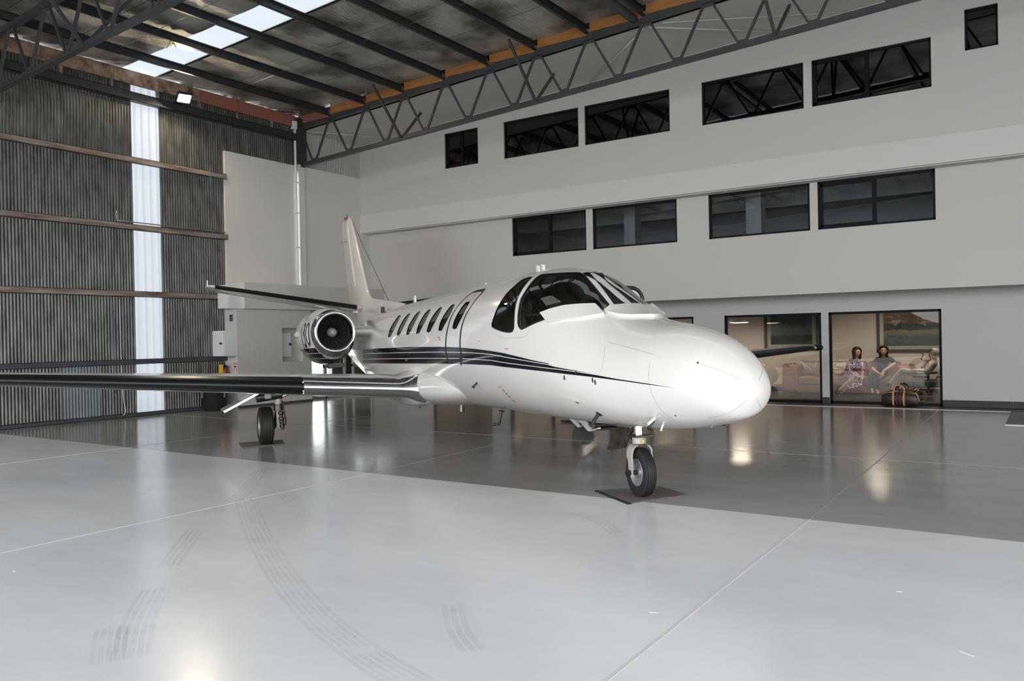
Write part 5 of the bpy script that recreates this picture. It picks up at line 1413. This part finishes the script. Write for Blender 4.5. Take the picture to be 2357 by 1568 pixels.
M['wprint'] = mat('white_print', (.75, .72, .66), .8)
def cline(pts, w=.012):
    P = []
    for u, v_ in pts: P.append((u*.24, -.09*((1-u**4)*(1-v_**4))**.55*math.cos(.25)+v_*.21*math.sin(-.25)*-1*-1-.012, v_*.21*math.cos(.25)+.22))
    MB().tube(P, w, 6).build('print_line', M['wprint'], cu1)
for L_ in ([(-.85, .9), (-.5, .5), (-.2, .2), (.1, -.1), (.5, -.8)], [(-.8, .6), (-.5, .35), (-.3, .1)], [(-.6, .15), (-.35, -.1), (-.1, -.05)], [(-.5, -.55), (-.3, -.55), (-.3, -.85)], [(-.15, -.9), (-.05, -.35), (.55, -.75)], [(.2, .45), (.4, .3), (.6, .1), (.7, .75)]): cline(L_, .007)
p = ony(1933, 848, 21.3)
cushion('scatter_cushion', (p[0], 21.30, .42), .36, .36, .14, .5, -.2, mat('cream_linen', (.50, .42, .30), .9), 'plain cream scatter cushion on the sofa beside the patterned dress')
p = ony(1896, 852, 21.45)
cushion('scatter_cushion', (p[0]+.10, 21.44, .43), .34, .34, .12, 0, -.2, mat('slate_linen', (.10, .11, .13), .9), 'plain slate scatter cushion tucked behind the brown printed cushion')

# ---- vase on a side table at the sofa end
p = ony(2112, 845, 21.4)
tb = empty('side_table', (p[0]+.22, 21.45, 0)); tag(tb, 'small dark side table at the end of the tan sofa', 'table')
MB().lathe([(.50, 0), (.50, .22), (.53, .22), (.53, 0)], (0, 0, 0), (0, 0, 1), 28).build('top', M['black'], tb, smooth=True, angle=40)
MB().tube([(0, 0, .03), (0, 0, .5)], .025, 12).build('stem', M['black'], tb); MB().lathe([(0, 0), (0, .16), (.02, .16), (.03, .03)], (0, 0, 0), (0, 0, 1), 24).build('foot', M['black'], tb, smooth=True, angle=40)
M['clay'] = mat('brown_clay', (.15, .075, .035), .55)
va = empty('vase', (p[0]+.18, 21.45, .53)); tag(va, 'brown clay vase with tall twisted handles on the side table', 'vase')
MB().lathe([(0, 0), (0, .06), (.05, .11), (.12, .12), (.20, .06), (.26, .035), (.30, .045), (.30, .03), (.25, .02)], (0, 0, 0), (0, 0, 1), 24).build('body', M['clay'], va, smooth=True)
for s in (-1, 1): MB().tube(smooth_line([(s*.03, 0, .25), (s*.10, 0, .32), (s*.06, 0, .42), (s*.12, 0, .46)], 14), .014, 8).build('handle', M['clay'], va, smooth=True)

# ---- armchair
M['grey_cloth'] = mat('charcoal_upholstery', (.03, .031, .036), .8)
acx, acy = float(ony(2128, 880, 20.1)[0]), 20.1
ac = empty('armchair', (acx, acy, 0), math.radians(12)); tag(ac, 'charcoal lounge chair with thin black metal frame facing the sofa', 'armchair')
MB().box(-.42, .30, -.33, .33, .27, .42).build('seat', M['grey_cloth'], ac, smooth=True, bevel=.05, seg=3)
MB().obox((.40, 0, .66), (.06, 0, -.02), (0, .33, 0), (.13, 0, .34)).build('backrest', M['grey_cloth'], ac, smooth=True, bevel=.05, seg=3)
for s in (-1, 1):
    MB().tube([(-.44, s*.36, .0), (-.44, s*.36, .58), (.50, s*.36, .58), (.42, s*.36, 0)], .012, 8).build('arm_frame', M['black'], ac)
MB().tube([(-.44, -.36, .25), (-.44, .36, .25)], .012, 8).build('cross_bar', M['black'], ac); MB().tube([(.42, -.36, .25), (.42, .36, .25)], .012, 8).build('cross_bar', M['black'], ac)
# ================================================================ PEOPLE SEATED IN THE LOUNGE
def dress_mat():
    m = bpy.data.materials.new('patterned_dress'); N, L, P = nodes_of(m)
    tc = N.new('ShaderNodeTexCoord'); vo = N.new('ShaderNodeTexVoronoi'); vo.inputs['Scale'].default_value = 34; L.new(tc.outputs['Object'], vo.inputs['Vector'])
    rp = N.new('ShaderNodeValToRGB'); rp.color_ramp.interpolation = 'CONSTANT'
    rp.color_ramp.elements[0].color = (.62, .50, .58, 1); rp.color_ramp.elements[1].position = .42; rp.color_ramp.elements[1].color = (.16, .045, .12, 1)
    L.new(vo.outputs['Distance'], rp.inputs['Fac']); L.new(rp.outputs['Color'], P.inputs['Base Color']); P.inputs['Roughness'].default_value = .8
    return m
M['skin'] = mat('skin', (.46, .27, .19), .55)
M['skin_old'] = mat('skin_pale', (.45, .27, .20), .6)
M['hair_b'] = mat('black_hair', (.010, .008, .008), .45, noise=(40, .5, (1, 1, .15)))
M['hair_w'] = mat('grey_hair', (.33, .32, .30), .6, noise=(40, .3))
M['dress'] = dress_mat(); M['cblack'] = mat('black_cloth', (.010, .010, .011), .85); M['cream'] = mat('cream_linen_cloth', (.48, .46, .38), .85)
M['trouser'] = mat('stone_trousers', (.43, .37, .27), .85)
M['shoe'] = mat('dark_shoe', (.012, .010, .010), .4); M['lip'] = mat('lips', (.35, .09, .08), .5); M['eye'] = mat('eye_dark', (.02, .015, .012), .3)
def skin_mesh(name, V, E, Rr, root):
    me = bpy.data.meshes.new(name+'_skel'); me.from_pydata([tuple(v) for v in V], E, []); o = bpy.data.objects.new(name+'_skel', me); COL.objects.link(o)
    sk = o.modifiers.new('skin', 'SKIN'); sk.use_smooth_shade = True; sk.branch_smoothing = .3
    ss = o.modifiers.new('sub', 'SUBSURF'); ss.levels = 2; ss.render_levels = 2
    for i, r in enumerate(Rr):
        d = me.skin_vertices[0].data[i]; rr = r if hasattr(r, '__len__') else (r, r); d.radius = rr; d.use_root = (i == root)
    bpy.context.view_layer.update()
    out = bpy.data.meshes.new_from_object(o.evaluated_get(bpy.context.evaluated_depsgraph_get())); bpy.data.objects.remove(o); bpy.data.meshes.remove(me)
    return out
def unit(v): v = np.asarray(v, float); return v/(np.linalg.norm(v)+1e-9)
def person(label, J, mats, regions, look, base, sleeve=.98, hem=1.0, hair='long', nm='person'):
    """J: joints in world space; regions: bone -> index into mats; look: direction of the face"""
    root = empty(nm, base); tag(root, label, 'person'); b = np.asarray(base, float)
    V = []; E = []; Rr = []; reg = []; idx = {}
    def add(key, p, r, par=None, region=0):
        idx[key] = len(V); V.append(np.asarray(p, float)-b); Rr.append(r); reg.append(region)
        if par is not None: E.append((idx[par], idx[key]))
    pel = (J['hipL']+J['hipR'])/2; chest = (J['shL']+J['shR'])/2; T, Lg, SK = regions['top'], regions['legs'], 0
    up = unit(chest-pel); side = unit(J['shR']-J['shL'])
    add('pelvis', pel, (.125, .115), None, Lg)
    add('waist', pel+(chest-pel)*.40, (.115, .095), 'pelvis', T); add('chest', pel+(chest-pel)*.78, (.130, .105), 'waist', T)
    add('neck0', chest+up*.045, .058, 'chest', T); add('neck', chest+(J['head']-chest)*.52, .045, 'neck0', SK)
    hd = unit(look)
    add('jaw', J['head']-np.array([0, 0, .055])+hd*.012, (.062, .066), 'neck', SK); add('head', J['head']+np.array([0, 0, .02]), (.078, .088), 'jaw', SK); add('crown', J['head']+np.array([0, 0, .085]), (.055, .065), 'head', SK)
    for s in 'LR':
        add('sh'+s, J['sh'+s], .062, 'chest', T); add('el'+s, J['el'+s], .043, 'sh'+s, regions.get('fore', T) if sleeve < .5 else T)
        fa = J['wr'+s]-J['el'+s]; add('fm'+s, J['el'+s]+fa*.45, .040, 'el'+s, regions.get('fore', T)); add('wr'+s, J['wr'+s], .027, 'fm'+s, regions.get('fore', T))
        hdv = unit(J['hand'+s]-J['wr'+s]); hs = unit(np.cross(hdv, (0, 0, 1.0))); palm = J['wr'+s]+hdv*.055
        add('pm'+s, palm, (.032, .018), 'wr'+s, SK)
        for k, (o_, ln) in enumerate(((-.027, .062), (-.009, .075), (.009, .072), (.026, .055))):
            k0 = 'f%d%s' % (k, s); add(k0, palm+hdv*.035+hs*o_, .0095, 'pm'+s, SK); add(k0+'a', palm+hdv*(.035+ln*.55)+hs*o_+np.array([0, 0, -.008]), .009, k0, SK); add(k0+'b', palm+hdv*(.035+ln)+hs*o_+np.array([0, 0, -.024]), .0075, k0+'a', SK)
        add('th'+s, palm-hs*.036-hdv*.005, .0105, 'pm'+s, SK); add('tb'+s, palm-hs*.050+hdv*.032+np.array([0, 0, -.012]), .009, 'th'+s, SK)
        add('hip'+s, J['hip'+s], (.098, .095), 'pelvis', Lg); add('mid'+s, (J['hip'+s]+J['kn'+s])/2, .080, 'hip'+s, Lg); add('kn'+s, J['kn'+s], .058, 'mid'+s, regions.get('knee', Lg))
        cal = J['kn'+s]+(J['an'+s]-J['kn'+s])*.35; add('ca'+s, cal, .054, 'kn'+s, regions.get('shin', Lg)); add('an'+s, J['an'+s], .036, 'ca'+s, regions.get('shin', Lg) if hem >= 1 else SK)
        fd = unit(J['toe'+s]-J['an'+s]); add('ft'+s, J['an'+s]+(J['toe'+s]-J['an'+s])*.5, (.040, .030), 'an'+s, regions.get('foot', 0)); add('to'+s, J['toe'+s], (.032, .020), 'ft'+s, regions.get('foot', 0))
    me = skin_mesh(nm, V, E, Rr, 0); me.name = nm
    for m in mats: me.materials.append(m)
    # colour each face by the nearest bone
    A = np.array([V[a] for a, _ in E]); B = np.array([V[c] for _, c in E]); RB = np.array([reg[c] for _, c in E])
    AB = B-A; LL = (AB**2).sum(1)+1e-9
    for p in me.polygons:
        c = np.array(p.center); t = np.clip(((c-A)*AB).sum(1)/LL, 0, 1); d = np.linalg.norm(A+AB*t[:, None]-c, axis=1); p.material_index = int(RB[int(np.argmin(d))]); p.use_smooth = True
    link('body', me, None, root)
    # face
    h = J['head']-b; sd = unit(np.cross(hd, (0, 0, 1.0))); fr = h+hd*.082
    mbn = MB(); mbn.tube([fr+np.array([0, 0, .012])-hd*.008, fr+hd*.012-np.array([0, 0, .016]), fr+hd*.006-np.array([0, 0, .026])], [.006, .012, .008], 8); mbn.build('nose', mats[0], root, smooth=True)
    for s in (-1, 1):
        MB().lathe([(-.010, 0), (-.006, .008), (0, .011), (.005, .007), (.007, 0)], fr+sd*s*.030+np.array([0, 0, .014])-hd*.010, hd, 12).build('eye', M['eye'], root, smooth=True)
        MB().tube([fr+sd*s*.014+np.array([0, 0, .032])-hd*.006, fr+sd*s*.032+np.array([0, 0, .037])-hd*.010, fr+sd*s*.046+np.array([0, 0, .030])-hd*.020], .0045, 6).build('eyebrow', M['hair_w'] if hair == 'short' else M['hair_b'], root, smooth=True)
        MB().lathe([(-.008, 0), (-.006, .018), (.004, .022), (.008, .012), (.008, 0)], h+sd*s*.080-np.array([0, 0, .005]), sd*s, 12).build('ear', mats[0], root, smooth=True)
    MB().tube([fr-sd*.022-np.array([0, 0, .048])-hd*.012, fr-np.array([0, 0, .046])-hd*.002, fr+sd*.022-np.array([0, 0, .048])-hd*.012], [.004, .008, .004], 8).build('mouth', M['lip'], root, smooth=True)
    # hair shell
    rows = []
    for i in range(13):
        ph = math.radians(90-i*12.5) if hair == 'short' else math.radians(90-i*15); row = []
        for j in range(25):
            a = math.radians(-118+236*j/24) if ph < math.radians(42) else math.radians(-180+360*j/24)
            d = -hd*math.cos(a)+sd*math.sin(a)
            r = .098*math.cos(max(ph, -.2)) if hair == 'short' else .102*math.cos(max(ph, 0))-(.003*(i-6) if i > 6 else 0)
            z = .105*math.sin(ph)+.025 if (hair == 'short' or i <= 6) else .025-.031*(i-6)
            row.append(h+d*max(r, .004)+np.array([0, 0, z])-hd*.012)
        rows.append(row)
    o = MB().grid(rows).build('hair', M['hair_w'] if hair == 'short' else M['hair_b'], root, smooth=True); sm = o.modifiers.new('thick', 'SOLIDIFY'); sm.thickness = .014; sm.offset = 1
    return root
def Y_(px, py, y): return np.array(ony(px, py, y))
ZL = lambda x, y: (1900+x/6.532, 700+y/6.532)
def jj(d): return {k: Y_(*ZL(*v[:2]), v[2]) for k, v in d.items()}
# woman in the patterned dress
J = jj(dict(head=(478, 728, 20.92), shL=(372, 845, 21.0), shR=(532, 848, 20.95), elL=(345, 975, 20.86), wrL=(430, 1065, 20.70), handL=(500, 1095, 20.62), elR=(562, 968, 20.88), wrR=(555, 1060, 20.78), handR=(548, 1110, 20.70),
            hipL=(300, 1040, 21.12), hipR=(420, 1050, 21.12), knL=(420, 1112, 20.66), knR=(480, 1118, 20.70), anL=(205, 1300, 20.68), anR=(262, 1315, 20.70), toeL=(150, 1348, 20.58), toeR=(225, 1356, 20.58)))
w1 = person('person in a purple patterned dress sitting on the tan sofa, ankles crossed', J, [M['skin'], M['dress'], M['shoe']], dict(top=1, legs=1, knee=1, shin=0, foot=2), np.array([.80, -.60, -.05]), (J['hipL'][0], 21.1, .43))
sk_ = MB(); rows = []
b0 = np.array([J['hipL'][0], 21.1, .43])
for i in range(8):
    t = i/7; row = []
    for j in range(13):
        a = PI*2*j/12; c = (J['hipL']+J['hipR'])/2*(1-t)+(J['knL']+J['knR'])/2*t-b0; wv = .19-.03*t
        row.append(c+np.array([wv*math.cos(a), .02*math.sin(a), (.105-.02*t)*math.sin(a)-.012*t*math.sin(5*a)]))
    rows.append(row)
rows.append([np.array(p)+np.array([.02*math.sin(3*k), -.06, -.16-.05*math.cos(k*.9)]) if k >= 6 else np.array(p)+np.array([0, -.05, -.03]) for k, p in enumerate(rows[-1])])
o = sk_.grid(rows).build('skirt', M['dress'], w1, smooth=True)
# woman in black
J = jj(dict(head=(872, 705, 20.98), shL=(775, 818, 21.08), shR=(972, 815, 21.08), elL=(705, 965, 20.92), wrL=(795, 1040, 20.72), handL=(850, 1058, 20.66), elR=(1050, 893, 21.05), wrR=(880, 1000, 20.76), handR=(852, 1050, 20.68),
            hipL=(790, 1050, 21.15), hipR=(900, 1055, 21.15), knL=(672, 1085, 20.68), knR=(800, 1120, 20.66), anL=(690, 1275, 20.76), anR=(768, 1288, 20.76), toeL=(715, 1345, 20.62), toeR=(800, 1350, 20.62)))
person('person dressed all in black sitting on the tan sofa, elbow on its back', J, [M['skin'], M['cblack'], M['shoe']], dict(top=1, legs=1, fore=0, knee=1, shin=1, foot=0), np.array([.25, -.95, 0]), (J['hipL'][0], 21.15, .43))
# grey-haired man in cream
J = jj(dict(head=(1640, 755, 20.15), shL=(1610, 885, 20.0), shR=(1650, 875, 20.34), elL=(1530, 1010, 19.90), wrL=(1370, 1000, 19.95), handL=(1275, 985, 20.0), elR=(1540, 1000, 20.42), wrR=(1390, 990, 20.28), handR=(1290, 980, 20.2),
            hipL=(1480, 1085, 20.02), hipR=(1480, 1075, 20.26), knL=(1150, 985, 20.06), knR=(1120, 1000, 20.24), anL=(965, 1195, 20.06), anR=(1010, 1300, 20.24), toeL=(890, 1235, 20.06), toeR=(930, 1345, 20.24)))
mn = person('grey-haired person in cream shirt and stone trousers leaning back in the charcoal chair', J, [M['skin_old'], M['cream'], M['trouser'], M['shoe']], dict(top=1, legs=2, knee=2, shin=2, foot=3), np.array([-.97, -.1, .05]), (J['hipL'][0], 20.14, .42), hair='short')

# ---- travel bag on the tiled strip in front of the glass
M['mono'] = bpy.data.materials.new('brown_coated_canvas'); N, L, P = nodes_of(M['mono'])
tc = N.new('ShaderNodeTexCoord'); mp = N.new('ShaderNodeMapping'); mp.inputs['Rotation'].default_value = (0, .785, 0); mp.inputs['Scale'].default_value = (26, 26, 26)
ck_ = N.new('ShaderNodeTexChecker'); ck_.inputs['Scale'].default_value = 1.0; ck_.inputs['Color1'].default_value = (.030, .016, .011, 1); ck_.inputs['Color2'].default_value = (.048, .027, .017, 1)
L.new(tc.outputs['Object'], mp.inputs['Vector']); L.new(mp.outputs['Vector'], ck_.inputs['Vector']); L.new(ck_.outputs['Color'], P.inputs['Base Color']); P.inputs['Roughness'].default_value = .42
M['tan'] = mat('tan_leather_trim', (.62, .33, .15), .5)
pb = onz(2075, 934); bag = empty('travel_bag', (pb[0], pb[1]-.06, 0), math.radians(-6)); tag(bag, 'brown travel bag with tan handles and coloured stripe in front of the lounge window', 'bag')
rows = []; Lb = .36
for i in range(21):
    u = -1+2*i/20; k = (1-abs(u)**5)**.35 if abs(u) < 1 else .0; k = max(k, .55); row = []
    for j in range(25):
        a = 2*PI*j/24; c, s_ = math.cos(a), math.sin(a); hh = .15*(1-.16*u*u)
        row.append((u*Lb*.98, .135*k*math.copysign(abs(c)**.7, c), max(.0, .15+hh*k*math.copysign(abs(s_)**.72, s_)-.15*(1-k)) if s_ < 0 else .15+hh*k*abs(s_)**.72*(1-.10*abs(u))))
    rows.append(row)
mb = MB(); mb.grid(rows); mb.add(rows[0], [tuple(range(24))]); mb.add(rows[-1], [tuple(range(23, -1, -1))]); mb.build('body', M['mono'], bag, smooth=True, angle=60)
def hoop(x, w, m, nm, front=True):
    P = []
    for j in range(17):
        a = PI*1.5+(.35 if front else -.35)*0-PI*j/16 if front else PI*1.5+PI*j/16
        c, s_ = math.cos(a), math.sin(a); P.append((x, -abs(c)**.7*.139 if front else abs(c)**.7*.139, max(.004, .15+.154*math.copysign(abs(s_)**.72, s_))))
    MB().grid([[(x-w/2, p[1], p[2]) for p in P], [(x+w/2, p[1], p[2]) for p in P]]).build(nm, m, bag, smooth=True)
M['navy'] = mat('navy_web', (.012, .014, .06), .7); M['redweb'] = mat('red_web', (.22, .015, .03), .7)
for x in (-.115, .085):
    hoop(x, .035, M['tan'], 'strap')
hoop(-.015, .150, M['shoe'], 'stripe'); 
for x, m in ((-.05, M['redweb']), (-.015, M['navy']), (.02, M['redweb'])):
    P = []
    for j in range(17):
        a = PI*1.5-PI*j/16; c, s_ = math.cos(a), math.sin(a); P.append((x, -abs(c)**.7*.141, max(.004, .15+.156*math.copysign(abs(s_)**.72, s_))))
    MB().grid([[(x-.011, p[1], p[2]) for p in P], [(x+.011, p[1], p[2]) for p in P]]).build('stripe', m, bag, smooth=True)
for yv in (-.075, .085):
    MB().tube(smooth_line([(-.115, yv, .285), (-.11, yv-.01, .36), (-.06, yv-.02, .42), (.03, yv-.02, .42), (.08, yv-.01, .36), (.085, yv, .285)], 26), .013, 8).build('handle', M['tan'] if yv < 0 else M['shoe'], bag, smooth=True)
MB().tube([(-.33, 0, .275), (-.15, 0, .302), (.15, 0, .302), (.33, 0, .275)], .008, 6).build('zip', mat('brass_zip', (.5, .36, .12), .35, .9), bag)
MB().tube(smooth_line([(.355, -.05, .10), (.345, -.10, .20), (.30, -.08, .28)], 10), .012, 6).build('end_trim', M['tan'], bag, smooth=True)
MB().tube(smooth_line([(.30, -.04, .30), (.34, -.03, .34), (.30, 0, .36), (.26, -.02, .32)], 12), .009, 6).build('luggage_clasp', mat('brass', (.5, .36, .12), .3, .9), bag, smooth=True)
MB().tube(smooth_line([(.30, .05, .30), (.40, .06, .30), (.45, .05, .16), (.42, .02, .02)], 16), .012, 6).build('shoulder_strap', M['shoe'], bag, smooth=True)
